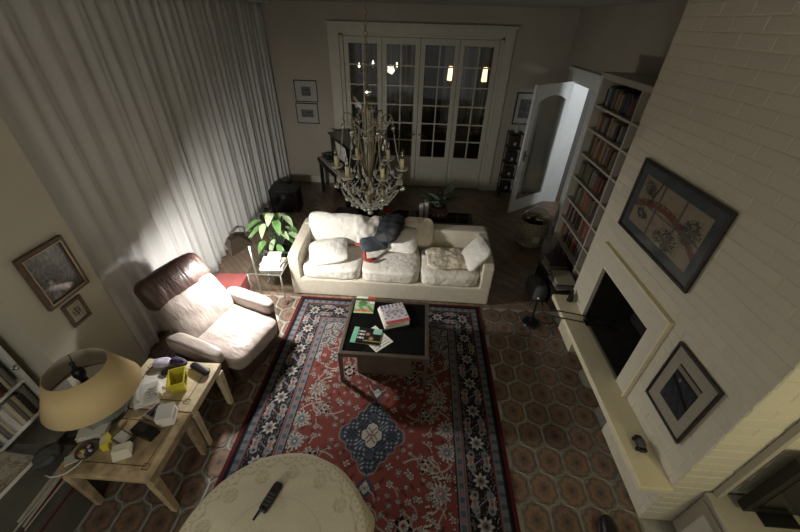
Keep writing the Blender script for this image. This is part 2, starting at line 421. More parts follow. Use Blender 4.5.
# ---- chimney breast
OY0, OY1, OZ0, OZ1 = 1.88, 2.637, .505, 1.087       # fire opening
CY0, CY1 = 1.10, 2.975
NY0, NY1, NZ = 1.75, 2.62, .44                        # log niche below the hearth slab
w = MB()
w.box(CX, CX+.5, CY0, NY0, 0, NZ); w.box(CX, CX+.5, NY1, CY1, 0, NZ); w.box(CX+.45, CX+.5, NY0, NY1, 0, NZ)
w.box(CX, RW+.1, CY0, OY0, NZ, CEIL); w.box(CX, RW+.1, OY1, CY1, NZ, CEIL); w.box(CX, RW+.1, OY0, OY1, OZ1, CEIL)
w.box(CX, RW+.1, OY0, OY1, NZ, OZ0-.01)
w.box(CX+.5, RW+.1, CY0, CY1, 0, NZ)
chim = struct(w.build('wall_chimney', M['mortar']))
w = MB(); w.box(CX+.44, CX+.46, OY0, OY1, OZ0, OZ1); w.box(CX+.02, CX+.45, OY0, OY0+.012, OZ0, OZ1); w.box(CX+.02, CX+.45, OY1-.012, OY1, OZ0, OZ1); w.box(CX+.02, CX+.45, OY0, OY1, OZ1-.012, OZ1); w.box(CX+.02, CX+.45, OY0, OY1, OZ0-.01, OZ0)
w.build('firebox_lining', M['soot'], chim)
SY0, SY1, SZ1 = 1.737, 2.736, 1.28                    # smooth surround
w = MB(); w.box(CX-.012, CX, SY0, OY0, .505, SZ1); w.box(CX-.012, CX, OY1, SY1, .505, SZ1); w.box(CX-.012, CX, OY0, OY1, OZ1, SZ1)
w.build('surround', M['brick_paint'], chim)
w = MB(); w.box(CX-.034, CX, SY0-.014, SY1, SZ1, SZ1+.016); w.box(CX-.034, CX, SY0-.014, SY0+.002, .505, SZ1)
w.build('surround_moulding', M['cream_paint'], chim, bevel=.003)
# bricks
bb = MB(); c = .02
bb.add([(0,-.5,-.5),(0,.5,-.5),(0,.5,.5),(0,-.5,.5),(-1,-.5+c,-.5+.07),(-1,.5-c,-.5+.07),(-1,.5-c,.5-.07),(-1,-.5+c,.5-.07)],
       [(4,5,6,7),(0,1,5,4),(1,2,6,5),(2,3,7,6),(3,0,4,7)])
brick_me = bb.mesh('brick', M['brick_paint'])
def brick(loc, sx, sy, sz, rz=0):
    o = bpy.data.objects.new('brick', brick_me); COL.objects.link(o); o.parent = chim
    o.location = loc; o.scale = (sx, sy, sz); o.rotation_euler = (0, 0, rz)
CH, BL = .075, .245
rngb = random.Random(3)
for k in range(-38, 3):
    zc = 2.865+CH*k; z0, z1 = zc-CH/2+.002, zc+CH/2-.002
    if z1 > CEIL or z0 < 0: continue
    off = 2.475 if k % 2 == 0 else 2.363
    for j in range(-7, 5):
        y0, y1 = off+BL*j+.004, off+BL*(j+1)-.004
        segs = [(max(y0, CY0+.002), min(y1, CY1-.002))]
        if z0 < SZ1+.016 and zc > .50:
            out = []
            for a, b in segs:
                if a < SY0-.014: out.append((a, min(b, SY0-.014)))
                if b > SY1: out.append((max(a, SY1), b))
            segs = out
        elif zc < .51:
            if z1 > .44: continue
            segs = [(a, min(b, NY0)) for a, b in segs if a < NY0]
        for a, b in segs:
            if b-a < .02: continue
            brick((CX, (a+b)/2, zc), .0030+rngb.uniform(-.0008, .0008), b-a, z1-z0)
    if zc < 1.95:                                      # the near end face, facing the camera side
        offx = CX+.12*(k % 2)
        for j in range(-1, 3):
            a, b = max(offx+BL*j+.004, CX+.002), min(offx+BL*(j+1)-.004, RW-.02)
            if b-a < .02 or a > 2.2: continue
            brick(((a+b)/2, CY0, zc), .0035+rngb.uniform(-.001, .001), b-a, z1-z0, PI/2)
# hearth slab
w = MB(); w.box(1.485, CX, 1.075, 2.955, .45, .505); w.build('hearth_slab', M['cream_paint'], chim, bevel=.008)

# ---- french doors: four leaves
leafw = (FX1-FX0-.12)/4
for li in range(4):
    x0 = FX0+.06+li*leafw; x1 = x0+leafw
    d = bpy.data.objects.new('door_%d' % (li+1), None); COL.objects.link(d); d.location = (x0, BW+.05, 0); struct(d)
    st = .085; z0g, z1g = .62, 2.50
    f = MB(); f.box(.004, st, -.02, .02, .01, 2.60); f.box(leafw-st, leafw-.004, -.02, .02, .01, 2.60); f.box(st, leafw-st, -.02, .02, z1g, 2.60); f.box(st, leafw-st, -.02, .02, .01, .12); f.box(st, leafw-st, -.02, .02, z0g-.1, z0g)
    f.build('door_frame', M['trim_paint'], d, bevel=.004)
    p = MB(); p.box(st, leafw-st, -.008, .008, .12, z0g-.1); p.build('door_panel', M['trim_paint'], d)
    gw = leafw-2*st; rows = 6; gh = z1g-z0g
    m_ = MB(); m_.box(leafw/2-.011, leafw/2+.011, -.016, .016, z0g, z1g)
    for r in range(1, rows): m_.box(st, leafw-st, -.014, .014, z0g+gh*r/rows-.011, z0g+gh*r/rows+.011)
    m_.build('glazing_bar', M['trim_paint'], d)
    for r in range(rows):
        for cc in range(2):
            q = MB(); q.box(st+cc*gw/2+.011, st+(cc+1)*gw/2-.011, -.002, .002, z0g+gh*r/rows+.011, z0g+gh*(r+1)/rows-.011)
            q.build('pane', M['pane'], d)
    if li in (1, 2):
        h = MB(); hx = leafw-.04 if li == 1 else .04
        h.cyl((hx, -.02, 1.05), (hx, -.07, 1.05), .008); h.cyl((hx, -.07, 1.05), (hx+(.09 if li == 2 else -.09), -.07, 1.05), .008)
        h.build('door_handle', M['brass'], d, smooth=True)
w = MB(); w.box(FX0, FX0+.06, BW+.0, BW+.12, 0, FZ); w.box(FX1-.06, FX1, BW, BW+.12, 0, FZ); w.box(FX0, FX1, BW, BW+.12, 2.605, FZ)
struct(w.build('trim_3', M['trim_paint'], bevel=.004))

# ---- white glazed door standing open at the right wall
hx, hy = RW+.03, 6.47; fx, fy = 1.66, 5.89
L_ = math.hypot(hx-fx, hy-fy); ang = math.atan2(fy-hy, fx-hx)
d = bpy.data.objects.new('door_5', None); COL.objects.link(d); d.location = (hx, hy, 0); d.rotation_euler = (0, 0, ang); struct(d)
st = .105
arch = [(L_-st, .22), (L_-st, 1.84)]
arch += [(L_-st-(L_-2*st)*t, 1.84+.09*math.sin(PI*t)**.8) for t in (.12, .25, .38, .5, .62, .75, .88)]+[(st, 1.84), (st, .22)]
f = MB(); n = len(arch)
# frame face: rectangle ring to the glass outline (both sides) as prisms of quads
outer = [(L_, .01), (L_, 1.72)]+[(L_-(L_)*t, 2.10) for t in (.12, .25, .38, .5, .62, .75, .88)]+[(0, 1.72), (0, .01)]
outer[1] = (L_, 2.10); outer[-2] = (0, 2.10)
vs = []
for y in (-.02, .02):
    vs += [(x, y, z) for x, z in outer]+[(x, y, z) for x, z in arch]
fs = []
for s_, base in ((0, 0), (1, 2*n)):
    for k in range(n):
        k2 = (k+1) % n; fs.append((base+k, base+k2, base+n+k2, base+n+k))
for k in range(n):
    k2 = (k+1) % n; fs.append((k, k2, 2*n+k2, 2*n+k)); fs.append((n+k, n+k2, 3*n+k2, 3*n+k))
f.add(vs, fs); f.build('door_frame', M['door_white'], d)
g = MB(); vs = [(x, -.003, z) for x, z in arch]+[(x, .003, z) for x, z in arch]
g.add(vs, [tuple(range(n)), tuple(range(2*n-1, n-1, -1))]+[(k, (k+1) % n, n+(k+1) % n, n+k) for k in range(n)]); g.build('pane', M['pane'], d)
h = MB(); h.cyl((L_-.07, -.06, 1.05), (L_-.07, .06, 1.05), .01); h.cyl((L_-.07, .06, 1.05), (L_-.19, .06, 1.05), .009); h.cyl((L_-.07, -.06, 1.05), (L_-.19, -.06, 1.05), .009); h.box(L_-.09, L_-.05, -.024, .024, .95, 1.12)
h.build('door_handle', M['bronze'], d, smooth=False)

# ================================================================== CURTAINS
def curtain(y0, y1, x, label, folds, amp, seed):
    rng = np.random.RandomState(seed)
    ny = folds*14; zs = np.linspace(.02, CEIL-.037, 22)
    t = np.linspace(0, 1, ny+1)
    ph = np.cumsum(rng.uniform(.55, 1.45, ny+1)); ph = ph/ph[-1]*folds*2*PI
    am = amp*(.75+.35*np.sin(t*37+seed)+.2*np.sin(t*91))
    vs = []; fs = []
    for iz, z in enumerate(zs):
        k = z/CEIL
        sway = .02*np.sin(t*9+seed)*(1-k)
        xx = x+am*(1-.35*k)*(np.sin(ph)+.25*np.sin(2*ph+1))+sway+.012*np.sin(ph*.5+3*k)
        yy = y0+(y1-y0)*t+.012*np.sin(ph*1.0+2)*(1-k)
        vs += [(a, b, z+(.012*math.sin(i*.5) if iz == 0 else 0)) for i, (a, b) in enumerate(zip(xx, yy))]
    m_ = ny+1
    for iz in range(len(zs)-1):
        for i in range(ny): fs.append((iz*m_+i, iz*m_+i+1, (iz+1)*m_+i+1, (iz+1)*m_+i))
    mb = MB(); mb.add(vs, fs)
    o = mb.build('curtain', M['curtain'], smooth=True)
    s = o.modifiers.new('solid', 'SOLIDIFY'); s.thickness = .004
    return tag(o, label, 'curtain', 'long pleated curtains along the left wall')
curtain(2.115, 3.80, -2.66, 'near stretch of long pale pleated curtain behind the leather armchair', 9, .036, 1)
curtain(3.84, 6.88, -2.70, 'far stretch of long pale pleated curtain reaching the back wall corner', 21, .040, 5)
w = MB(); w.box(-2.76, -2.60, 2.11, BW, CEIL-.035, CEIL-.001); tag(w.build('curtain_rail', M['white_paint'], bevel=.004), 'slim pale curtain rail running along the ceiling above the curtains', 'curtain rail')

# ================================================================== RUG
def rug_colors(X, Y):
    C = np.zeros(X.shape+(3,)); aw, ah = 1.10, 1.70
    red = lin(122, 64, 57); red2 = lin(92, 48, 45); navy = lin(36, 33, 36); ivory = lin(178, 172, 162); grey = lin(128, 130, 132); blue = lin(62, 68, 80); edge = lin(88, 34, 35); blk = lin(22, 18, 20); pink = lin(150, 98, 90); teal = lin(84, 104, 112)
    ax, ay = np.abs(X), np.abs(Y); d = np.minimum(aw-ax, ah-ay)
    u = np.where(aw-ax < ah-ay, Y, X)       # coordinate along the border
    def put(mask, col): C[mask] = col
    field = d > .42
    put(np.ones_like(X, bool), red)
    n1 = np.sin(X*41+3*np.sin(Y*13))*np.sin(Y*37+2*np.sin(X*17))
    put(field & (n1 > .75), red2)
    # corner spandrels
    sp = field & ((ax/.78)**1.15+(ay/1.34)**1.15 > 1.36+.05*np.sin(np.arctan2(ay, ax)*34))
    put(sp, grey*0.95)
    n2 = np.sin(X*150+4*np.sin(Y*31))*np.sin(Y*140+4*np.sin(X*29))
    put(sp & (n2 > .35), blk*1.6); put(sp & (n2 < -.45), ivory); n3 = np.sin(X*63+1)*np.sin(Y*59+2); put(sp & (n3 > .8), pink)
    # medallion
    th = np.arctan2(Y, X); md = ax/.275+ay/.325+.05*np.cos(th*16)
    put(md < 1.07, ivory*.5); put(md < 1.02, blue)
    n4 = np.sin(X*95+3*np.sin(Y*40))*np.sin(Y*90+3*np.sin(X*38))
    put((md < .98) & (n4 > .45), teal); put((md < .98) & (n4 < -.62), navy); put((md < .96) & (n4 > .80), ivory)
    md2 = ax/.095+ay/.125+.10*np.cos(th*8); put(md2 < 1.12, navy); put(md2 < 1.0, ivory)
    put((md2 < .82) & (np.abs(np.abs(ax-ay*.8)-.02) < .005), navy); put(md2 < .22, pink)
    # pendants above and below the medallion
    for sy in (1, -1):
        pd = ax/.07+np.abs(ay-.40)/.09; put((pd < 1) & field, blue); put((pd < .55) & field, ivory)
    dx = X[0, 1]-X[0, 0]; dy = Y[1, 0]-Y[0, 0]
    def window(cx, cy, r):
        i0 = max(int((cx-r+aw)/dx), 0); i1 = min(int((cx+r+aw)/dx)+2, X.shape[1]); j0 = max(int((cy-r+ah)/dy), 0); j1 = min(int((cy+r+ah)/dy)+2, X.shape[0])
        return slice(j0, j1), slice(i0, i1)
    def flower(cx, cy, r, n, cols, rot=0):
        w_ = window(cx, cy, r*1.2); x = X[w_]-cx; y = Y[w_]-cy; rr = np.hypot(x, y)/r; a = np.arctan2(y, x)+rot
        pet = .78+.22*np.cos(n*a); sub = C[w_]
        sub[rr < pet*1.12] = cols[0]; sub[rr < pet] = cols[1]; sub[(rr < pet*.92) & (np.cos(n*a) < -.55)] = cols[0]; sub[rr < .5] = cols[2]; sub[rr < .3] = cols[3]; sub[rr < .13] = cols[1]
        C[w_] = sub
    def line(pts, wd, col):
        for (x0, y0), (x1, y1) in zip(pts[:-1], pts[1:]):
            cx, cy = (x0+x1)/2, (y0+y1)/2; r = math.hypot(x1-x0, y1-y0)/2+wd
            w_ = window(cx, cy, r); x = X[w_]; y = Y[w_]
            t = np.clip(((x-x0)*(x1-x0)+(y-y0)*(y1-y0))/((x1-x0)**2+(y1-y0)**2+1e-9), 0, 1)
            dd = np.hypot(x-x0-t*(x1-x0), y-y0-t*(y1-y0)); sub = C[w_]; sub[dd < wd] = col; C[w_] = sub
    def leafchain(pts, s0, s1, col):
        for k, (x, y) in enumerate(pts):
            s = s0+(s1-s0)*k/max(1, len(pts)-1); line([(x-s, y), (x+s, y+s*.4)], .007, col); line([(x-s*.8, y-.012), (x+s*.8, y-.012+s*.4)], .004, blk)
    def arc(cx, cy, r, a0, a1, n=10): return [(cx+r*math.cos(a0+(a1-a0)*k/n), cy+r*math.sin(a0+(a1-a0)*k/n)) for k in range(n+1)]
    for sx in (1, -1):
        for sy in (1, -1):
            q = lambda P: [(sx*a, sy*b) for a, b in P]
            line(q(arc(.40, .36, .20, -2.2, 1.4)), .006, ivory*.85); line(q(arc(.12, .80, .22, -.6, 2.2)), .006, ivory*.85); line(q(arc(.52, .10, .16, -1.5, 2.2)), .006, ivory*.85)
            line(q(arc(.44, .74, .18, 1.0, 4.4)), .006, ivory*.8); line(q([(.08, .62), (.25, .70), (.40, .62), (.56, .66)]), .005, ivory*.8); line(q([(.50, .28), (.60, .48), (.52, .62)]), .005, ivory*.8); line(q(arc(.30, 1.02, .14, 0, 4)), .005, ivory*.7)
            leafchain(q(arc(.36, .55, .12, -.5, 1.9, 7)), .010, .030, ivory); leafchain(q(arc(.57, .20, .10, 1.2, 3.6, 6)), .026, .010, ivory); leafchain(q(arc(.20, .92, .10, 2.6, 5.2, 6)), .026, .010, ivory)
            flower(sx*.56, sy*.40, .085, 12, (navy, ivory, grey, pink)); flower(sx*.30, sy*.62, .07, 6, (ivory, blk, ivory, pink), .3); flower(sx*.10, sy*.74, .075, 10, (navy, grey, blue, ivory))
            flower(sx*.62, sy*.10, .08, 12, (navy, ivory, grey, teal)); flower(sx*.45, sy*.22, .06, 6, (ivory, blk, ivory, pink)); flower(sx*.47, sy*.80, .07, 9, (navy, ivory, blue, ivory)); flower(sx*.22, sy*1.05, .075, 12, (navy, ivory, pink, blk)); flower(sx*.06, sy*1.14, .06, 8, (blue, grey, ivory, pink))
            for (a, b) in ((.38, .45), (.50, .58), (.20, .64), (.62, .28), (.34, .30), (.40, .92), (.30, .82), (.10, .92), (.54, .68), (.48, .04), (.64, .56), (.14, 1.0), (.36, 1.12)):
                flower(sx*a, sy*b, .026, 5, (blk, ivory, teal, pink), a*9)
    rq = random.Random(4); pts_ = []
    for _ in range(900):
        a_, b_ = rq.uniform(.01, .70), rq.uniform(.01, 1.28)
        if a_/.275+b_/.325 < 1.25 or any((a_-c_)**2+(b_-d_)**2 < .062**2 for c_, d_ in pts_): continue
        pts_.append((a_, b_)); rr_ = rq.uniform(.012, .030); nn = rq.choice((4, 5, 6, 8)); cc_ = rq.choice(((blk, ivory, teal, pink), (blk, grey, ivory, red2), (ivory*.8, blue, ivory, pink), (red2, ivory*.9, blk, ivory)))
        for sx in (1, -1):
            for sy in (1, -1):
                flower(sx*a_, sy*b_, rr_, nn, cc_, a_*20)
                if len(pts_) % 3 == 0: line([(sx*a_, sy*b_), (sx*(a_+.05), sy*(b_+.03)), (sx*(a_+.07), sy*(b_+.08))], .0045, ivory*.75)
    # borders drawn last, over anything that strayed
    b = d <= .42
    put(b, grey*.8)
    put(b & (d > .345), lin(116, 118, 124)); s1 = np.sin(u*70); put(b & (d > .365) & (d < .40) & (s1 > .2), teal*.75); put(b & (d > .365) & (d < .40) & (s1 < -.75), pink)
    put(b & (np.abs(d-.415) < .006), navy); put(b & (np.abs(d-.350) < .005), red)
    put(b & (d < .34) & (d > .125), navy*.8)
    per = .29; c0 = np.round(u/per)*per; lu = u-c0; ld = d-.232
    vine = np.abs(ld-.06*np.sin(u*2*PI/per*1.0)) < .007; mb_ = b & (d < .335) & (d > .13)
    put(mb_ & vine, grey); rr = np.hypot(lu, ld)/.060; aa = np.arctan2(ld, lu); pt = .8+.2*np.cos(8*aa)
    put(mb_ & (rr < pt), ivory); put(mb_ & (rr < .5), grey*.8); put(mb_ & (rr < .26), red2)
    lu2 = np.abs(lu)-per/2; 
    for oy in (-.062, .062):
        r2 = np.hypot(lu2+.01, ld-oy)/.040; a2 = np.arctan2(ld-oy, lu2); put(mb_ & (r2 < .75+.3*np.cos(5*a2)), ivory*.9); put(mb_ & (r2 < .35), pink)
    n5 = np.sin(u*120+3*np.sin(d*90))*np.sin(d*130+2*np.sin(u*60)); put(mb_ & (rr > 1.15) & (n5 > .62), grey*.9); put(mb_ & (rr > 1.15) & (n5 < -.80), red2)
    r3 = np.hypot(np.abs(lu)-.095, np.abs(ld)-.055)/.028; put(mb_ & (r3 < 1) & (r3 > .45), grey)
    put(b & (d < .125), lin(112, 114, 120)); s2 = np.sin(u*80); put(b & (d > .065) & (d < .105) & (s2 > .3), teal*.7); put(b & (np.abs(d-.055) < .006), navy); put(b & (np.abs(d-.118) < .006), red)
    put(b & (d < .045), blk*1.2); put(b & (d < .032), edge)
    # worn, uneven dye
    wv = 1+.10*np.sin(Y*23+np.sin(X*7))*np.sin(X*3+Y*5); 
    return C*wv[..., None]*.58
RC = (-.27, 1.545)
rug = thing('oriental_rug', 'large red oriental rug with blue diamond medallion and dark floral border', 'rug', (RC[0], RC[1], 0))
painted('pile', 2.20, 3.40, 400, 620, rug_colors, colattr('rug_pile', .95, .3, 500, .1), rug, z=.011)
w = MB(); w.box(-1.10, 1.10, -1.70, 1.70, .0005, .010); w.build('backing', mat('rug_edge', srgb(88, 34, 35), .95), rug)

# ================================================================== COFFEE TABLE
ct = thing('coffee_table', 'low square coffee table with dark glass top in bronze metal frame', 'table', (-.227, 2.415, .011))
hx_, hy_ = .405, .378; TZ = .409
w = MB(); t_ = .035
w.box(-hx_, hx_, -hy_, -hy_+t_, TZ-.045, TZ); w.box(-hx_, hx_, hy_-t_, hy_, TZ-.045, TZ); w.box(-hx_, -hx_+t_, -hy_+t_, hy_-t_, TZ-.045, TZ); w.box(hx_-t_, hx_, -hy_+t_, hy_-t_, TZ-.045, TZ)
w.build('top_frame', M['bronze'], ct, bevel=.003)
w = MB(); w.box(-hx_+t_, hx_-t_, -hy_+t_, hy_-t_, TZ-.022, TZ-.010); w.build('glass_top', M['dark_glass'], ct)
for sx in (-1, 1):
    for sy in (-1, 1):
        w = MB(); a, b = sx*(hx_-.018), sy*(hy_-.018); w.box(a-.017, a+.017, b-.017, b+.017, 0, TZ-.045); w.build('leg', M['bronze'], ct, bevel=.002)
w = MB(); w.box(-.26, .26, -.26, .26, 0, .28); w.box(-.25, .25, -.25, .25, .28, .295); w.build('base_box', M['box_brown'], ct, bevel=.004)
tz = .011+TZ-.009
def cover(name, cx, cy, w_, h_, rz, z, th, func, label, cat='magazine', res=(44, 56), group=None):
    t = thing(name, label, cat, (cx, cy, z), rz, group)
    p = MB(); p.box(-w_/2+.002, w_/2-.002, -h_/2+.002, h_/2-.002, 0, th); p.build('pages', M['paper'], t, bevel=.001, seg=1)
    painted('cover', w_, h_, res[0], res[1], func, PRINT, t, z=th+.0012)
    return t
PRINT = colattr('print', .35, 0, 200, .5)
def base(X, col): return np.tile(lin(*col), X.shape+(1,))
def m_landscape(X, Y):
    C = base(X, (156, 172, 146)); C[Y > .06+.02*np.sin(X*60)] = lin(200, 216, 190); C[np.hypot(X+.02, Y-.02) < .045] = lin(84, 116, 76); C[(Y < -.01) & (np.sin(X*70+Y*50) > .3)] = lin(90, 140, 70)
    C[(X > .02) & (Y > .05)] = lin(190, 80, 50); C[(X > .05) & (Y > .02) & (Y < .05)] = lin(220, 220, 216)
    C[(Y < -.075) & (Y > -.105) & (np.abs(X) < .08) & (np.sin(X*260) > -.5)] = lin(200, 70, 40); C[Y < -.108] = lin(170, 190, 140)
    return C
def m_dark(X, Y):
    C = base(X, (20, 20, 22)); C[X < -.085] = lin(120, 176, 150); C[(X > .055) & (Y > .03)] = lin(150, 190, 176)
    for cx, cy in ((.01, .02), (.05, -.03)):
        r = np.hypot((X-cx), (Y-cy)*1.0); C[r < .020] = lin(150, 116, 96); C[(r < .027) & (r > .020) & (Y > cy)] = lin(60, 40, 30)
    C[(np.abs(X+.05) < .028) & (np.abs(Y) < .06) & (np.sin(Y*150) > .0) & (np.sin(X*210) > -.7)] = lin(220, 216, 210)
    C[(np.abs(Y+.062) < .006) & (X > -.02)] = lin(150, 140, 60); return C
def m_portrait(X, Y):
    C = base(X, (196, 192, 196)); n = np.sin(X*90+2*np.sin(Y*40))*np.sin(Y*70); C[(n > .3) & (np.abs(Y) < .07)] = lin(120, 116, 128)
    for cx in (-.05, .01, .06):
        r = np.hypot((X-cx)*1.2, Y-.01); C[r < .026] = lin(176, 160, 156); C[(r < .034) & (r >= .026) & (Y > 0)] = lin(86, 80, 86)
    C[Y < -.10] = lin(176, 70, 70); C[(Y > .085) & (np.sin(X*160) > 0)] = lin(110, 106, 120); return C
def m_page(X, Y):
    C = base(X, (222, 218, 208)); C[(np.abs(X) < .08) & (np.sin(Y*220) > .5) & (Y < .06)] = lin(150, 146, 140); C[(Y > .08) & (np.abs(X) < .05)] = lin(170, 160, 140); return C
cover('magazine', -.485, 2.70, .20, .255, .02, tz, .006, m_landscape, 'magazine with green landscape cover at far left of coffee table')
cover('loose_sheet', -.315, 2.245, .20, .27, .78, tz, .002, m_page, 'white printed sheet lying slanted under the dark magazine', 'paper')
cover('magazine', -.405, 2.265, .27, .20, -.08, tz+.004, .006, m_dark, 'black covered magazine with pale lettering lying on a white sheet', res=(70, 50))
cover('magazine', -.178, 2.545, .25, .29, .36, tz, .022, m_page, 'thick white magazine at the bottom of the coffee table stack')
cover('magazine', -.172, 2.55, .25, .285, .30, tz+.0235, .012, m_page, 'white magazine in the middle of the coffee table stack')
cover('magazine', -.165, 2.56, .24, .27, .36, tz+.037, .008, m_portrait, 'pale grey portrait magazine on top of the coffee table stack')

# ================================================================== SOFA
sofa = thing('sofa', 'long cream fabric sofa with low arms strewn with cushions and clothes', 'sofa', (-.28, 3.70, 0))
SW = 1.20; SF, SB = -.42, .42       # half width, front and back in y
w = MB(); w.box(-SW, SW, SF, SB, .012, .26); w.build('base', M['sofa'], sofa, bevel=.02)
w = MB(); w.prism([(-SW+.02, .24), (-SW+.02, .655), (SW-.02, .655), (SW-.02, .24)], -.09, .09, TR(0, SB-.09, 0, rx=PI/2)); w.build('backrest', M['sofa'], sofa, bevel=.022, seg=2)
for sx in (-1, 1):
    x0 = sx*SW; x1 = sx*(SW-.13); poly = [(SF, .24), (SF, .555), (SF+.05, .585), (SB-.18, .64), (SB-.02, .65), (SB-.02, .24)]
    w = MB(); vs = [(min(x0, x1), y, z) for y, z in poly]+[(max(x0, x1), y, z) for y, z in poly]; n = len(poly)
    w.add(vs, [tuple(range(n)), tuple(range(2*n-1, n-1, -1))]+[(k, (k+1) % n, n+(k+1) % n, n+k) for k in range(n)])
    w.build('armrest', M['sofa'], sofa, bevel=.018, seg=2)
cw = (2*SW-.26)/3
for k in range(3):
    mb = blob(cw-.01, .66, .17, e=7, n=14, noise=.011, freq=13, seed=k+3, crown=.28)
    moved(mb, TR(-SW+.13+cw*(k+.5), SF+.33, .335)); mb.build('seat_cushion', M['cushion'], sofa, smooth=True)
def soft(name, w_, d_, h_, loc, rot, m_, label, cat, seed, pillow=.65, noise=.012, e=4, freq=9, group=None, n=12, crown=0):
    mb = blob(w_, d_, h_, e=e, n=n, pillow=pillow, noise=noise, freq=freq, seed=seed, crown=crown)
    o = mb.build(name, m_, smooth=True); o.matrix_world = TR(*loc, *rot); return tag(o, label, cat, group)
soft('back_cushion', .74, .40, .17, (-1.03, 3.90, .63), (math.radians(66), 0, math.radians(-4)), M['pillow'], 'large white back cushion leaning at the left end of the sofa', 'cushion', 11, .45, .012, 5)
soft('pillow', .50, .42, .15, (-1.05, 3.53, .505), (math.radians(14), math.radians(-6), math.radians(12)), M['pillow'], 'white pillow lying flat on the left sofa seat', 'pillow', 12)
soft('pillow', .42, .36, .15, (-.17, 3.74, .60), (math.radians(38), 0, math.radians(-6)), M['pillow'], 'cream pillow propped at the middle of the sofa', 'pillow', 13)
soft('pillow', .40, .38, .14, (.03, 3.90, .64), (math.radians(66), 0, math.radians(-3)), M['throw'], 'tan square pillow standing against the sofa back right of middle', 'pillow', 14)
soft('pillow', .44, .38, .15, (.72, 3.52, .60), (math.radians(50), math.radians(0), math.radians(-78)), M['pillow'], 'white pillow tucked against the right sofa arm', 'pillow', 15)
soft('throw_blanket', .58, .44, .10, (.43, 3.56, .478), (0, 0, .12), M['throw'], 'crumpled cream blanket spread over the right sofa seat', 'blanket', 16, .5, .03, 5, 16, n=20)
soft('white_shirt', .42, .40, .11, (-.56, 3.82, .665), (math.radians(48), math.radians(8), math.radians(25)), M['paper'], 'white shirt slung over the sofa back beside the dark jacket', 'shirt', 17, .4, .035, 4, 13, n=18)
soft('jacket', .34, .42, .15, (-.32, 3.75, .745), (math.radians(32), math.radians(-12), math.radians(-30)), M['navy'], 'crumpled black jacket lying on the middle of the sofa', 'jacket', 18, .4, .035, 4, 13, n=18)
soft('jeans', .34, .20, .10, (-.50, 3.60, .60), (math.radians(24), math.radians(6), math.radians(24)), M['denim'], 'folded grey blue garment spilling below the black jacket', 'garment', 19, .4, .02, 4, 15, n=14)
mb = MB(); mb.tube([(-.73, 3.62, .575), (-.66, 3.58, .588), (-.60, 3.55, .590), (-.60, 3.48, .55), (-.585, 3.42, .485), (-.52, 3.42, .478), (-.46, 3.46, .49)], [.016, .022, .02, .022, .024, .03, .012], 8)
tag(mb.build('red_scarf', M['red_cloth'], smooth=True), 'thin red scarf trailing from the clothes on the sofa seat', 'scarf')

# ================================================================== ARMCHAIR
ac = thing('leather_armchair', 'worn brown leather recliner armchair with padded headrest beside the curtain', 'armchair', (-1.68, 2.245, 0), math.radians(-16.5))
w = MB(); w.box(-.34, .27, -.27, .27, .05, .30); w.build('chair_base', M['leather_shaded'], ac, bevel=.03)
mb = blob(.66, .60, .18, e=6, n=16, noise=.008, freq=13, seed=2, crown=.30); moved(mb, TR(-.005, 0, .345, ry=math.radians(5))); mb.build('seat_cushion', M['leather'], ac, smooth=True)
mb = blob(.50, .60, .19, e=5, n=16, noise=.011, freq=13, seed=4, crown=.35); moved(mb, TR(-.36, 0, .585, ry=math.radians(56))); 
mb.build('backrest', M['leather'], ac, smooth=True)
mb = blob(.33, .62, .18, e=4.5, n=16, noise=.010, freq=14, seed=6, crown=.35); moved(mb, TR(-.52, 0, .84, ry=math.radians(60))); mb.build('headrest', M['leather_shaded'], ac, smooth=True)
for sy in (-1, 1):
    mb = blob(.56, .135, .17, e=4, n=12, noise=.007, freq=12, seed=8+sy); moved(mb, TR(-.07, sy*.345, .475, ry=math.radians(3))); a_ = mb.build('armrest', M['leather'], ac, smooth=True)
    w = MB(); w.box(-.30, .19, sy*.340-.05, sy*.340+.05, .05, .42); w.build('side_panel', M['leather_shaded'], ac, bevel=.02)
for sx in (-.25, .20):
    for sy in (-.22, .22):
        w = MB(); w.cyl((sx, sy, 0), (sx, sy, .06), .025, n=10); w.build('foot', M['black'], ac)

# ================================================================== READING LAMP
rl = thing('reading_lamp', 'slender white standing reading lamp with tilted taupe shade by the armchair', 'lamp', (-1.615, 2.79, 0))
w = MB(); w.lathe([(.001, .0), (.11, 0), (.11, .015), (.02, .025), (.001, .025)], 24); w.build('base', M['white_metal'], rl, smooth=False)
w = MB(); w.tube([(0, 0, .02), (0, 0, 1.20), (-.01, -.015, 1.225), (-.03, -.04, 1.24)], .0085, 8); w.build('pole', M['white_metal'], rl, smooth=True)
axis = Vector((.2055, .3325, -1.07)).normalized()
bl = Vector(LAMP)-Vector(rl.location)
q = (-axis).to_track_quat('Z', 'Y').to_matrix().to_4x4()
MS = Matrix.Translation(bl+axis*.012) @ q
w = MB(); prof = [(.150, 0), (.145, .015), (.060, .105), (.02, .118), (.018, .14), (.001, .14)]
w.lathe(prof, 4, MS @ Matrix.Rotation(.5, 4, 'Z')); o = w.build('lamp_shade', [M['taupe_shade'], M['shade_inner']], rl)
sm = o.modifiers.new('solid', 'SOLIDIFY'); sm.thickness = .003; sm.offset = -1; sm.material_offset = 1
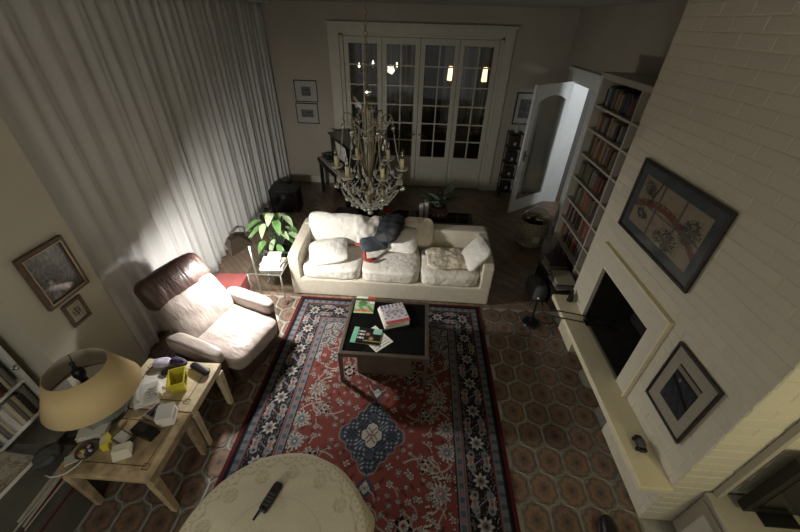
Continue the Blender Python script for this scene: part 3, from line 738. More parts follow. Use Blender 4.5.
# delete the cap over the opening
bm = bmesh.new(); bm.from_mesh(o.data)
for fc in list(bm.faces):
    if len(fc.verts) == 4 and all(abs((MS.inverted() @ v.co).z) < 1e-4 for v in fc.verts): bm.faces.remove(fc)
bm.to_mesh(o.data); bm.free()
w = MB(); w.sphere((0, 0, 0), .018, 8, Matrix.Translation(bl)); 
w = MB(); w.cyl(tuple(bl-axis*.10), tuple(bl-axis*.04), .014, n=10); w.build('bulb_socket', M['white_metal'], rl)
w = MB(); w.tube([tuple(bl-axis*.135), (-.045, -.06, 1.235), (-.03, -.04, 1.24)], .012, 8); w.build('swivel', M['white_metal'], rl, smooth=True)

# ================================================================== GLASS SIDE TABLE + things on it
gt = thing('glass_side_table', 'small glass topped side table with pale metal legs left of the sofa', 'side table', (-1.69, 3.30, 0))
w = MB(); gx, gy, gz = .19, .235, .45
for p, q_ in (((-gx, -gy, gz), (gx, -gy, gz)), ((gx, -gy, gz), (gx, gy, gz)), ((gx, gy, gz), (-gx, gy, gz)), ((-gx, gy, gz), (-gx, -gy, gz))): w.cyl(p, q_, .010, n=8)
w.build('top_frame', M['chrome'], gt)
for sx in (-1, 1):
    for sy in (-1, 1):
        w = MB(); w.tube([(sx*gx, sy*gy, gz), (sx*gx, sy*gy, .03), (sx*gx, sy*(gy-.02), .010), (sx*gx, sy*(gy-.07), .010)], .009, 8); w.build('leg', M['chrome'], gt, smooth=True)
w = MB(); w.box(-gx-.005, gx+.005, -gy-.005, gy+.005, gz+.010, gz+.017); w.build('glass_top', M['table_glass'], gt)
for k, (cx, cy, a, b, rz, th, lb) in enumerate(((-1.63, 3.23, .26, .22, .1, .03, 'thick white book at the bottom of the pile on the glass side table'), (-1.63, 3.235, .24, .19, -.12, .022, 'pale book in the middle of the pile on the glass side table'), (-1.65, 3.24, .20, .15, .22, .012, 'small white booklet topping the pile on the glass side table'))):
    z0 = .468+[0, .0325, .058][k]
    t = thing('book', lb, 'book', (cx, cy, z0), rz)
    w = MB(); w.box(-a/2+.004, a/2-.004, -b/2+.004, b/2, .003, th-.003); w.build('pages', M['paper'], t)
    w = MB(); w.box(-a/2, a/2, -b/2, b/2, 0, .0028); w.box(-a/2, a/2, -b/2, b/2, th-.0028, th); w.box(-a/2, -a/2+.003, -b/2, b/2, .0028, th-.0028); w.build('cover', M[('mat_white', 'paper_grey', 'paper')[k]], t)
w = MB(); w.box(-.08, .08, -.055, .055, 0, .006, TR(-1.70, 3.45, .4685, rz=.1)); tag(w.build('envelope', M['paper']), 'white envelope lying behind the book pile on the glass table', 'envelope')
# red box between armchair and lamp
w = thing('storage_box', 'dull red box standing behind the armchair next to the curtain', 'box', (-2.17, 3.13, 0), .1)
b_ = MB(); b_.box(-.17, .17, -.13, .13, 0, .24); b_.build('body', M['red_box'], w, bevel=.01)
b_ = MB(); b_.box(-.175, .175, -.135, .135, .245, .285); b_.build('lid', M['red_box'], w, bevel=.008)

# ---- leafy plant behind the glass table
def leaf_mesh(L, Wd, droop, n=7):
    vs = []; fs = []
    for i in range(n+1):
        t = i/n; wd = Wd*math.sin(PI*min(1, t*.9+.08))**.8*(1-t*.35) if t < 1 else .001
        z = -droop*t*t; x = L*t
        vs += [(x, -wd/2, z+.12*wd), (x, 0, z), (x, wd/2, z+.12*wd)]
    for i in range(n):
        for k in (0, 1): fs.append((i*3+k, i*3+k+1, (i+1)*3+k+1, (i+1)*3+k))
    return vs, fs
pl = thing('leafy_houseplant', 'bright green broad leaved houseplant in dark pot between curtain and sofa', 'plant', (-1.84, 3.94, 0))
w = MB(); w.lathe([(.001, 0), (.10, 0), (.14, .22), (.15, .24), (.13, .24), (.12, .22), (.001, .22)], 20); w.build('pot', M['black'], pl, smooth=False)
rng = random.Random(5)
stems = MB()
for k in range(26):
    a = rng.uniform(0, 2*PI); r = rng.uniform(.03, .22); h = rng.uniform(.40, .80); tip = (r*math.cos(a), r*math.sin(a), h)
    stems.tube([(0, 0, .22), (tip[0]*.4, tip[1]*.4, h*.7), tip], .005, 5)
    lm = MB(); vs, fs = leaf_mesh(rng.uniform(.15, .22), rng.uniform(.10, .14), rng.uniform(.07, .15)); lm.add(vs, fs, TR(*tip, 0, rng.uniform(-.2, .7), a+rng.uniform(-.5, .5)))
    o = lm.build('leaf', M[('leaf', 'leaf_pale')[k % 2]], pl, smooth=True)
stems.build('stem', M['leaf_dark'], pl)

# ================================================================== TWO SMALL WOOD TABLES + lamp + clutter
def burl_table(y0, y1, label, m_):
    t = thing('side_table', label, 'side table', (-1.845, (y0+y1)/2, 0)); a, b = .305, (y1-y0)/2-.003
    w = MB(); w.box(-a, a, -b, b, .462, .50); w.build('table_top', m_, t, bevel=.005)
    w = MB()
    for e in (.075, ):
        w.box(-a+e, a-e, -b+e, -b+e+.005, .50, .5008); w.box(-a+e, a-e, b-e-.005, b-e, .50, .5008); w.box(-a+e, -a+e+.005, -b+e, b-e, .50, .5008); w.box(a-e-.005, a-e, -b+e, b-e, .50, .5008)
    for sx in (-1, 1):
        for sy in (-1, 1):
            cx, cy = sx*(a-.075), sy*(b-.075); r_ = .020
            w.box(cx-r_, cx+r_, cy-r_, cy-r_+.004, .50, .5009); w.box(cx-r_, cx+r_, cy+r_-.004, cy+r_, .50, .5009); w.box(cx-r_, cx-r_+.004, cy-r_, cy+r_, .50, .5009); w.box(cx+r_-.004, cx+r_, cy-r_, cy+r_, .50, .5009)
    w.build('inlay_line', M['inlay'], t)
    for sx in (-1, 1):
        for sy in (-1, 1):
            w = MB(); cx, cy = sx*(a-.03), sy*(b-.03); w.add([(cx-.028, cy-.028, .42), (cx+.028, cy-.028, .42), (cx+.028, cy+.028, .42), (cx-.028, cy+.028, .42), (cx-.02, cy-.02, 0), (cx+.02, cy-.02, 0), (cx+.02, cy+.02, 0), (cx-.02, cy+.02, 0)], [(0,1,2,3),(7,6,5,4),(0,4,5,1),(1,5,6,2),(2,6,7,3),(3,7,4,0)])
            w.build('leg', m_, t, bevel=.003)
    w = MB()
    w.box(-a+.01, a-.01, -b+.01, -b+.03, .42, .462); w.box(-a+.01, a-.01, b-.03, b-.01, .42, .462); w.box(-a+.01, -a+.03, -b+.03, b-.03, .42, .462); w.box(a-.03, a-.01, -b+.03, b-.03, .42, .462); w.build('apron', m_, t)
burl_table(1.345, 1.785, 'pale veneered side table next to the armchair arm', M['burl_light'])
burl_table(.885, 1.340, 'honey brown veneered side table nearest the camera with inlaid line', M['burl'])
TT = .5012
tl = thing('table_lamp', 'large table lamp with wide beige drum shade and grey ceramic base', 'lamp', (-2.085, 1.285, TT))
w = MB(); w.lathe([(.001, 0), (.10, 0), (.105, .012), (.09, .022), (.001, .022)], 28); w.build('base', M['dark_wood'], tl, smooth=False)
w = MB(); w.lathe([(.07, .022), (.10, .035), (.145, .09), (.15, .13), (.125, .18), (.07, .215), (.045, .23), (.05, .245), (.001, .245)], 32); w.build('ceramic_body', M['ceramic'], tl, smooth=True)
w = MB(); w.cyl((0, 0, .245), (0, 0, .34), .012); w.cyl((0, 0, .34), (0, 0, .40), .022); w.build('socket', M['black'], tl)
w = MB(); w.lathe([(.001, .40), (.022, .41), (.035, .45), (.028, .49), (.001, .50)], 14); w.build('bulb', M['black'], tl, smooth=True)
w = MB(); w.cyl((0, 0, .50), (0, 0, .535), .012); w.sphere((0, 0, .545), .016)
for k in range(3): a = k*2*PI/3+.4; w.cyl((0, 0, .50), (.166*math.cos(a), .166*math.sin(a), .50), .003, n=6)
w.build('shade_carrier', M['black'], tl)
w = MB(); w.lathe([(.275, .262), (.168, .505)], 48); 
w.f = [f_ for f_ in w.f if len(f_) == 4]; w.m = [0]*len(w.f)
o = w.build('lamp_shade', [M['lampshade'], M['lampshade_in']], tl, smooth=True)
sm = o.modifiers.new('solid', 'SOLIDIFY'); sm.thickness = .004; sm.offset = -1; sm.material_offset = 1

# clutter on the tables
def item(name, label, cat, x, y, rz, z=TT): return thing(name, label, cat, (x, y, z), rz)
t = item('plastic_tub', 'yellow open plastic tub with dark label lying on the pale side table', 'tub', -1.735, 1.55, .45)
w = MB(); a, b, a2, b2, h = .045, .065, .055, .08, .115
vs = [(-a,-b,0),(a,-b,0),(a,b,0),(-a,b,0),(-a2,-b2,h),(a2,-b2,h),(a2,b2,h),(-a2,b2,h)]; w.add(vs, [(0,3,2,1),(0,1,5,4),(1,2,6,5),(2,3,7,6),(3,0,4,7)])
o = w.build('body', M['yellow'], t); s_ = o.modifiers.new('solid', 'SOLIDIFY'); s_.thickness = .003; s_.offset = -1
w = MB(); w.box(-a2-.004, a2+.004, -b2-.004, -b2+.004, h-.008, h); w.box(-a2-.004, a2+.004, b2-.004, b2+.004, h-.008, h); w.box(-a2-.004, -a2+.004, -b2+.004, b2-.004, h-.008, h); w.box(a2-.004, a2+.004, -b2+.004, b2-.004, h-.008, h); w.build('rim', M['yellow'], t)
w = MB(); w.add([(.0482, -.045, .03), (.0482, .045, .03), (.0548, .05, .09), (.0548, -.05, .09), (.0462, -.045, .03), (.0462, .045, .03), (.0528, .05, .09), (.0528, -.05, .09)], [(0,1,2,3),(7,6,5,4),(0,4,5,1),(1,5,6,2),(2,6,7,3),(3,7,4,0)]); w.build('label_patch', M['black'], t)
t = item('glasses_case', 'long black spectacle case beside the yellow tub', 'case', -1.66, 1.70, -.42)
mb = blob(.20, .055, .04, e=3.5, n=8); moved(mb, TR(0, 0, .020)); mb.build('shell', M['black'], t, smooth=True); w = MB(); w.box(-.09, .09, -.0285, .0285, .019, .021); w.build('seam', M['frame_dark'], t)
t = item('tissue_pack', 'lilac and white soft tissue pack at the far corner of the pale table', 'tissue pack', -1.99, 1.73, .2)
mb = blob(.13, .09, .05, e=3, n=8, noise=.008, seed=4); moved(mb, TR(0, 0, .026)); mb.build('wrapper', M['lilac'], t, smooth=True); w = MB(); w.box(-.02, .02, -.012, .012, .046, .052); w.build('flap', M['paper'], t)
t = item('pouch', 'small dark purple cloth pouch next to the tissue pack', 'pouch', -1.86, 1.745, -.3)
mb = blob(.15, .08, .05, e=3, n=8, noise=.012, seed=9); moved(mb, TR(0, 0, .027)); mb.build('body', M['purple'], t, smooth=True); w = MB(); w.tube([(-.05, -.02, .05), (0, 0, .056), (.05, .01, .05)], .004); w.build('cord', M['black'], t)
t = item('key_wallet', 'small black key wallet in front of the tissue pack', 'wallet', -1.90, 1.66, .5)
mb = blob(.09, .055, .028, e=4, n=6); moved(mb, TR(0, 0, .015)); mb.build('body', M['black'], t, smooth=True); w = MB(); w.cyl((-.05, 0, .012), (-.05, 0, .018), .012, n=10); w.build('ring', M['chrome'], t)
for (x, y, rz, a, b, lb) in ((-1.99, 1.60, .35, .13, .10, 'cream folded paper beside the black key wallet'), (-1.87, 1.585, -.15, .16, .11, 'cream sheet of paper left of the yellow tub')):
    t = item('paper_note', lb, 'paper', x, y, rz); w = MB(); w.box(-a/2, a/2, -b/2, b/2, 0, .003); w.box(-a/2, a/2, -b/2+.002, b/2-.004, .003, .006, TR(ry=-.03)); w.build('sheet', M['paper'], t)
t = item('telephone', 'white corded telephone with handset beside the lamp base', 'telephone', -1.915, 1.44, .5)
w = MB(); w.add([(-.085,-.09,0),(.085,-.09,0),(.085,.09,0),(-.085,.09,0),(-.08,-.085,.03),(.08,-.085,.03),(.08,.085,.06),(-.08,.085,.06)], [(0,3,2,1),(4,5,6,7),(0,1,5,4),(1,2,6,5),(2,3,7,6),(3,0,4,7)]); w.build('body', M['paper'], t, bevel=.008)
mb = MB(); mb.tube([(-.05, -.085, .055), (-.05, -.06, .078), (-.05, 0, .085), (-.05, .06, .092), (-.05, .085, .078)], [.022, .018, .014, .018, .022], 10); mb.build('handset', M['mat_white'], t, smooth=True)
w = MB(); 
for i in range(3):
    for j in range(4): w.box(.01+.02*i, .024+.02*i, -.05+.022*j, -.036+.022*j, .04, .052+.003*j)
w.build('keypad', M['paper_grey'], t)
def m_photo(X, Y):
    C = base(X, (226, 222, 214)); k = (np.abs(X) < .036) & (np.abs(Y) < .05); C[k] = lin(40, 38, 48); C[k & (np.sin(X*160+Y*60) > .6)] = lin(150, 120, 120); C[k & (np.hypot(X, Y-.01) < .016)] = lin(180, 150, 130); return C
t = item('photo_print', 'small photo print with white edge between telephone and carton', 'photo', -1.79, 1.335, -.35); w = MB(); w.box(-.05, .05, -.065, .065, 0, .003); w.build('paper_back', M['paper'], t); painted('picture', .10, .13, 20, 26, m_photo, PRINT, t, z=.0042)
t = item('carton', 'white cardboard carton standing at the edge of the honey brown table', 'carton', -1.665, 1.285, .35)
w = MB(); w.box(-.05, .05, -.06, .06, 0, .09); w.build('box', M['paper'], t, bevel=.002); w = MB(); w.box(-.051, .0, -.061, .061, .09, .092); w.box(.003, .051, -.061, .061, .09, .0925); w.build('flap', M['mat_white'], t); w = MB(); w.box(.0503, .0513, -.04, .04, .03, .06); w.build('label_patch', M['paper_grey'], t)
t = item('black_radio', 'black oblong clock radio lying in front of the white carton', 'radio', -1.75, 1.172, -.28); w = MB(); w.box(-.085, .085, -.04, .04, 0, .05); w.build('body', M['black'], t, bevel=.008); w = MB(); w.box(-.06, .02, -.02, .02, .05, .052); w.build('speaker_grille', M['frame_dark'], t)
t = item('tape_case', 'clear grey plastic case next to the black radio', 'case', -1.865, 1.115, -.35); w = MB(); w.box(-.06, .06, -.04, .04, 0, .035); w.build('shell', M['record_sleeve'], t, bevel=.004); w = MB(); w.box(-.05, .05, -.03, .03, .035, .036); w.build('insert', M['paper_grey'], t)
t = item('white_adapter', 'chunky off white plastic box with sloping front near the table edge', 'box', -1.805, 1.03, .45)
w = MB(); w.add([(-.055,-.045,0),(.055,-.045,0),(.055,.045,0),(-.055,.045,0),(-.05,-.015,.06),(.05,-.015,.06),(.05,.04,.06),(-.05,.04,.06)], [(0,3,2,1),(4,5,6,7),(0,1,5,4),(1,2,6,5),(2,3,7,6),(3,0,4,7)]); w.build('shell', M['beige_plastic'], t, bevel=.006); w = MB(); w.box(-.035, .035, .0, .028, .060, .063); w.build('raised_plate', M['beige_plastic'], t, bevel=.001)
t = item('yellow_box', 'narrow yellow packet standing beside the coloured sweets', 'packet', -1.955, 1.08, .55); w = MB(); w.box(-.018, .018, -.05, .05, 0, .06); w.build('box', M['yellow'], t, bevel=.002); w = MB(); w.box(-.0185, .0185, -.03, .03, .0602, .0612); w.build('label_patch', M['burl_light'], t)
tray = thing('pin_dish', 'shallow dish of multicoloured small odds and ends on the honey brown table', 'dish', (-2.045, 1.03, TT))
w = MB(); w.lathe([(.001, 0), (.05, 0), (.068, .016), (.064, .016), (.048, .004), (.001, .004)], 20); w.build('dish', M['record_sleeve'], tray, smooth=True)
for k in range(16):
    a = rng.uniform(0, 6.28); r = rng.uniform(0, .045); mb = blob(.026, .016, .014, e=3, n=3); moved(mb, TR(r*math.cos(a), r*math.sin(a), .012+.004*(k % 3), rng.uniform(-.5, .5), 0, a)); mb.build('sweet', M[('red_cloth', 'denim', 'yellow', 'leaf', 'lilac', 'purple', 'paper')[k % 7]], tray, smooth=True)
for k in range(5):
    t = thing('letter', ('white letter at the bottom of the letter pile behind the sweets', 'second letter from the bottom of the letter pile behind the sweets', 'middle letter of the letter pile behind the sweets', 'second letter from the top of the letter pile behind the sweets', 'topmost white letter of the letter pile behind the sweets')[k], 'letter', (-2.095, 1.15, TT+k*.0075), .25+.12*(k % 3)); w = MB(); w.box(-.085, .085, -.05, .05, 0, .006); w.build('envelope', M[('paper', 'mat_white')[k % 2]], t); w = MB(); w.add([(-.08, .045, .0062), (.08, .045, .0062), (0, -.005, .0066)], [(0, 1, 2)]); w.build('flap', M['paper_grey'], t)
w = MB(); w.box(-.05, .05, -.035, .035, 0, .006, TR(-2.095, .98, TT, rz=.7)); w.box(-.048, .048, -.033, .0, .006, .008, TR(-2.095, .98, TT, rz=.7)); tag(w.build('note_card', M['mat_white']), 'blank white card at the left corner of the honey brown table', 'card')
w = MB(); w.tube([(-2.03, .99, TT+.004), (-2.04, .93, TT+.006), (-2.07, .887, TT+.004), (-2.12, .872, .49), (-2.17, .868, .478), (-2.22, .88, .466)], .004, 6); tag(w.build('white_cable', M['paper'], smooth=True), 'thin white cable hanging over the corner of the brown table', 'cable')

# ================================================================== ROUND TABLE with cloth and phone
RT = (-.61, .52); rtz = .735; RR = .468
rt = thing('round_table', 'round table hidden under an embroidered cream tablecloth near the camera', 'table', (RT[0], RT[1], .011))
w = MB(); w.lathe([(.001, rtz-.045), (RR-.02, rtz-.045), (RR-.015, rtz-.025), (RR-.02, rtz-.018), (.001, rtz-.018)], 40); w.build('table_top', M['dark_wood'], rt)
w = MB(); w.lathe([(.001, 0), (.26, 0), (.25, .03), (.06, .06), (.045, .35), (.06, rtz-.06), (.12, rtz-.045), (.001, rtz-.045)], 20); w.build('pedestal', M['dark_wood'], rt, smooth=True)
def tablecloth():
    nr, na = 110, 420; vs = []; cs = []; fs = []
    cream = lin(210, 202, 180); dark = lin(184, 172, 146); dk2 = lin(200, 191, 166)
    for i in range(nr+1):
        s = (i/nr)*.70
        for k in range(na):
            a = 2*PI*k/na
            if s < RR: r = s; z = rtz
            else:
                q = s-RR; bend = min(1, q/.05); r = RR+.022*math.sin(bend*PI/2)+q*(.10+.10*math.sin(a*13+1)*min(1, q/.15)); z = rtz-max(0, q-.012*bend)*.97
            wr = .0022*math.sin(19*r*math.cos(a)+7*math.sin(9*r*math.sin(a))) if s < RR-.05 else 0
            vs.append((RT[0]+r*math.cos(a), RT[1]+r*math.sin(a), .011+z+wr))
            c_ = cream
            am = (a*14/(2*PI)) % 1-.5; rosette = math.hypot(am*2*PI/14*.375, s-.375)
            if rosette < .036 and (.008 < rosette < .013 or .020 < rosette < .026 or .031 < rosette): c_ = dark
            if .425+.012*math.cos(a*28) < s < .432+.012*math.cos(a*28): c_ = dark
            if s > .445 and math.sin(a*90)*math.sin(s*190) > .35: c_ = dark
            if .245 < s < .25: c_ = dk2
            if s > .685: c_ = dark
            cs.append((*c_, 1))
    for i in range(nr):
        for k in range(na): fs.append((i*na+k, i*na+(k+1) % na, (i+1)*na+(k+1) % na, (i+1)*na+k))
    me = bpy.data.meshes.new('tablecloth'); me.from_pydata(vs, [], fs); me.polygons.foreach_set('use_smooth', [True]*len(fs))
    at = me.color_attributes.new('Col', 'FLOAT_COLOR', 'POINT'); at.data.foreach_set('color', np.array(cs, np.float32).ravel())
    me.materials.append(colattr('cloth_print', .9, .15, 120, .2)); o = link('tablecloth', me)
    s_ = o.modifiers.new('solid', 'SOLIDIFY'); s_.thickness = .0015
    return tag(o, 'cream tablecloth with embroidered lace rosettes draped over the round table', 'tablecloth')
tablecloth()
t = thing('cordless_phone', 'black cordless phone handset with stub aerial lying on the tablecloth', 'phone', (-.685, .755, rtz+.014), math.radians(72))
mb = blob(.15, .05, .028, e=6, n=8); moved(mb, TR(.005, 0, .014)); mb.build('body', M['black'], t, smooth=True)
w = MB(); w.cyl((-.07, .015, .014), (-.115, .015, .014), .0065, n=8); w.build('aerial', M['black'], t)
w = MB(); w.box(.035, .06, -.014, .014, .0272, .029); w.build('earpiece', M['frame_dark'], t)
w = MB()
for i in range(4):
    for j in range(3): w.box(-.045+.018*i, -.034+.018*i, -.017+.013*j, -.008+.013*j, .0270, .0292)
w.build('keypad', M['record_sleeve'], t)

# ================================================================== PICTURES
def picture(name, label, w_, h_, M4, fw, fm, matw, mm, art, res=(40, 40), depth=.02, double=False):
    """M4 maps local x (width), y (height), z (out of the wall) to the world"""
    t = thing(name, label, 'picture'); t.matrix_world = M4
    f = MB(); a, b = w_/2, h_/2
    f.box(-a, a, -b, -b+fw, 0, depth); f.box(-a, a, b-fw, b, 0, depth); f.box(-a, -a+fw, -b+fw, b-fw, 0, depth); f.box(a-fw, a, -b+fw, b-fw, 0, depth); f.build('frame', fm, t, bevel=.003)
    if double:
        g = MB(); e = fw*.72; g.box(-a+e, a-e, -b+e, -b+e+.008, depth, depth+.005); g.box(-a+e, a-e, b-e-.008, b-e, depth, depth+.005); g.box(-a+e, -a+e+.008, -b+e+.008, b-e-.008, depth, depth+.005); g.box(a-e-.008, a-e, -b+e+.008, b-e-.008, depth, depth+.005); g.build('frame_bead', M['brass'], t)
    m_ = MB(); m_.box(-a+fw, a-fw, -b+fw, b-fw, .002, .008); m_.build('mount', mm, t)
    aw_, ah_ = w_-2*(fw+matw[0]), h_-2*(fw+matw[1])
    painted('print', aw_, ah_, res[0], res[1], lambda X, Y: art(X/aw_, Y/ah_), PRINT, t, z=.0092)
    g = MB(); g.box(-a+fw, a-fw, -b+fw, b-fw, .0125, .0145); g.build('glass', M['pic_glass'], t)
    return t
def art_bridge(X, Y):
    C = base(X, (158, 146, 126)); n = np.sin(X*17+3*np.sin(Y*9))*np.sin(Y*15+2*np.sin(X*8)); C[n > .7] = lin(150, 134, 112)
    arch_ = .10-1.1*(X+.05)**2; C[(np.abs(Y-arch_) < .055)] = lin(122, 82, 66); C[(np.abs(Y-arch_-.075) < .012)] = lin(112, 60, 46); C[(Y > arch_+.05) & (Y < arch_+.10) & (np.sin(X*90) > .75)] = lin(112, 60, 46)
    n2 = np.sin(X*61+5*np.sin(Y*23+X*11))*np.sin(Y*47+4*np.sin(X*31-Y*13))
    for cx, cy, r, sl in ((-.36, .30, .17, .5), (.34, .08, .19, -.4), (.16, -.30, .22, .3), (-.34, -.20, .15, .8), (.02, -.34, .12, 0)):
        rr = np.hypot((X-cx)*1.3+sl*(Y-cy)*.4, (Y-cy)*(.8+.4*sl)); C[(rr < r*(.75+.35*n2)) & (n2 > -.55)] = lin(92, 92, 86); C[(rr < r*.8) & (n2 > .35)] = lin(58, 60, 60)
    C[(np.abs(X+.30-.15*Y) < .012) & (Y > .0)] = lin(60, 58, 54)
    gap = (np.abs(np.abs(X)-.167) < .014) | (np.abs(Y+.02) < .010); C[gap] = lin(92, 94, 96)
    return C
def art_boat(X, Y):
    C = base(X, (66, 68, 74)); n = np.sin(X*20+2*np.sin(Y*30))*np.sin(Y*45); C[n > .3] = lin(44, 46, 52); C[(Y > .28)] = lin(150, 140, 124); C[(Y > .28) & (Y < .34)] = lin(40, 38, 38); C[(np.abs(Y-.02+.3*X) < .05)] = lin(30, 30, 34); C[np.hypot(X+.2, Y-.2) < .05] = lin(140, 140, 140); C[Y > .46] = lin(38, 36, 36); return C
def art_village(X, Y):
    C = base(X, (96, 98, 98)); n = np.sin(X*21+3*np.sin(Y*12))*np.sin(Y*19+3*np.sin(X*11)); C[n > .4] = lin(66, 68, 70); C[n < -.6] = lin(130, 128, 124); C[(np.abs(X+.2) < .06) & (np.abs(Y+.15) < .05)] = lin(180, 178, 172); n2 = np.sin(X*50)*np.sin(Y*47+X*9); C[n2 > .75] = lin(120, 116, 112); return C
def art_sketch(X, Y):
    C = base(X, (188, 180, 160)); r = np.hypot(X, Y*1.1); n = np.sin(X*25+2*np.sin(Y*18))*np.sin(Y*23); C[(r < .28) & (n > -.1)] = lin(84, 80, 72); C[(r < .34) & (n > .6)] = lin(60, 56, 50); return C
def art_etch(X, Y):
    C = base(X, (120, 118, 112)); n = np.sin(X*19+2*np.sin(Y*13))*np.sin(Y*17); C[n > .3] = lin(76, 74, 72); C[Y < -.15] = lin(100, 98, 94); C[(np.abs(X-.1) < .2) & (Y > .05) & (Y < .25)] = lin(70, 68, 66); return C
def wall_R(y, z, x=CX-.011): return Matrix(((0,0,-1,x),(-1,0,0,y),(0,1,0,z),(0,0,0,1)))      # facing -X
def wall_L(y, z, x=PIER+.002): return Matrix(((0,0,1,x),(1,0,0,y),(0,1,0,z),(0,0,0,1)))   # facing +X
def wall_B(x, z, y=BW-.002): return Matrix(((1,0,0,x),(0,0,-1,y),(0,1,0,z),(0,0,0,1)))     # facing -Y
picture('framed_print', 'wide framed print of a red arched bridge in six panels over the fireplace', .918, .544, wall_R(2.218, 1.783), .022, M['frame_dark'], (.075, .07), M['mat_blue'], art_bridge, (110, 70))
picture('framed_print', 'small dark framed print of boats hanging right of the fireplace opening', .375, .503, wall_R(1.413, 1.013), .015, M['frame_dark'], (.07, .09), M['matboard'], art_boat, (60, 60))
picture('framed_painting', 'brown framed grey village scene, larger picture on the left wall pier', .345, .428, wall_L(1.835, 1.312), .036, M['frame_brown'], (.006, .006), M['matboard'], art_village, (60, 60), .028, True)
picture('framed_sketch', 'small brown framed sketch below the larger picture on the left pier', .16, .20, wall_L(1.815, .965), .022, M['frame_brown'], (.004, .004), M['mat_white'], art_sketch, (36, 36), .02)
picture('framed_etching', 'upper of two small framed etchings left of the french doors', .42, .36, wall_B(-2.145, 1.735), .014, M['frame_dark'], (.11, .09), M['mat_white'], art_etch, (30, 30))
picture('framed_etching', 'lower of two small framed etchings left of the french doors', .42, .36, wall_B(-2.165, 1.355), .014, M['frame_dark'], (.08, .10), M['mat_white'], art_etch, (30, 30))
picture('framed_print', 'framed print on the back wall partly hidden by the open white door', .36, .54, wall_B(1.83, 1.58), .022, M['frame_dark'], (.06, .09), M['mat_white'], art_village, (30, 40))

# ================================================================== HEARTH OBJECTS
t = thing('toy_car', 'small dark model car standing on the near end of the hearth slab', 'model car', (1.60, 1.345, .506), math.radians(82))
mb = blob(.12, .05, .026, e=5, n=8); moved(mb, TR(0, 0, .024)); mb.build('car_body', M['black'], t, smooth=True); mb = blob(.06, .044, .026, e=4, n=6); moved(mb, TR(-.008, 0, .044)); mb.build('cabin', M['record_sleeve'], t, smooth=True)
for sx in (-.036, .036):
    for sy in (-.026, .026):
        w = MB(); w.cyl((sx, sy-.006, .013), (sx, sy+.006, .013), .013, n=12); w.build('wheel', M['black'], t)
t = thing('bird_figurine', 'dark carved bird figurine on the far end of the hearth slab', 'figurine', (1.63, 2.86, .506), 1.2)
w = MB(); w.lathe([(.001, 0), (.032, 0), (.03, .012), (.001, .014)], 14); w.build('stand', M['black'], t)
mb = blob(.10, .055, .07, e=2.4, n=8, noise=.006, freq=30); moved(mb, TR(0, 0, .05, ry=-.4)); mb.build('body', M['black'], t, smooth=True); w = MB(); w.sphere((.045, 0, .088), .02); w.cyl((.06, 0, .09), (.085, 0, .085), .006, .001); w.build('head', M['black'], t, smooth=True); w = MB(); w.add([(-.03, -.01, .05), (-.10, -.02, .075), (-.10, .02, .075), (-.03, .01, .05), (-.1, 0, .06)], [(0,1,2,3),(0,1,4),(3,2,4),(1,2,4)]); w.build('tail', M['black'], t)
def tool(label, y, kind):
    t = thing('fire_'+kind, label, kind, (1.37, y, .49), 0)
    w = MB(); w.cyl((0, 0, .02), (.30, -.10, .05), .006, n=8); w.build('shaft', M['black'], t)
    w = MB(); w.cyl((-.07, .015, .012), (.01, -.001, .02), .011, n=10); w.build('handle', M['bronze'], t)
    w = MB(); 
    if kind == 'poker': w.tube([(.30, -.10, .05), (.315, -.105, .055), (.31, -.125, .07)], .006)
    else: w.box(.27, .318, -.14, -.06, .050, .056)
    w.build('tip', M['black'], t)
tool('black iron poker laid across the far end of the hearth slab', 2.70, 'poker'); tool('black fire shovel lying next to the poker across the hearth slab', 2.60, 'shovel')
t = thing('fire_tool_stand', 'low black iron stand on the floor below the far hearth end', 'stand', (1.385, 3.02, 0))
w = MB(); w.lathe([(.001, 0), (.10, 0), (.09, .02), (.02, .03), (.001, .03)], 16); w.build('base', M['black'], t); w = MB(); w.cyl((0, 0, .03), (0, 0, .34), .012); w.build('post', M['black'], t)
w = MB(); w.tube([(-.07, 0, .28), (-.05, 0, .33), (0, 0, .35), (.05, 0, .33), (.07, 0, .28)], .008); w.build('hook_bar', M['black'], t); w = MB(); w.sphere((0, 0, .375), .018); w.build('knob', M['chrome'], t, smooth=True)

# ================================================================== BOOKCASE AND BOOKS
BX = 1.95; bc = thing('bookcase', 'tall white bookcase packed with books between fireplace and open door', 'bookcase', (BX, 0, 0))
bz = [.06, .42, .71, .98, 1.265, 1.555, 1.835, 2.085, 2.37]
by0, bym, by1 = 2.99, 3.585, 4.45; bd = RW-BX-.005
for y in (by0, bym-.018, by1-.026):
    w = MB(); w.box(0, bd, y, y+.026, 0, 2.395); w.build('side_panel', M['shaded_white'], bc, bevel=.002)
for (a, b) in ((by0+.026, bym-.018), (bym+.008, by1-.026)):
    for z in bz: w = MB(); w.box(.002, bd, a, b, z, z+.024); w.build('shelf', M['shaded_white'], bc, bevel=.002)
w = MB(); w.box(bd-.01, bd, by0+.026, by1-.026, .09, 2.37); w.build('back_panel', M['plaster_dim'], bc)
w = MB(); w.box(-.02, bd, by0-.005, by1+.02, 2.396, 2.43); w.build('cornice', M['shaded_white'], bc, bevel=.004)
palette = [('dark brown', (52, 38, 32)), ('dull red', (92, 54, 46)), ('grey', (110, 108, 102)), ('cream', (176, 166, 144)), ('ochre', (126, 104, 76)), ('navy', (48, 50, 58)), ('olive', (78, 78, 56)), ('black', (26, 25, 25)), ('rust orange', (124, 86, 64)), ('white', (190, 186, 176))]
book_me = []
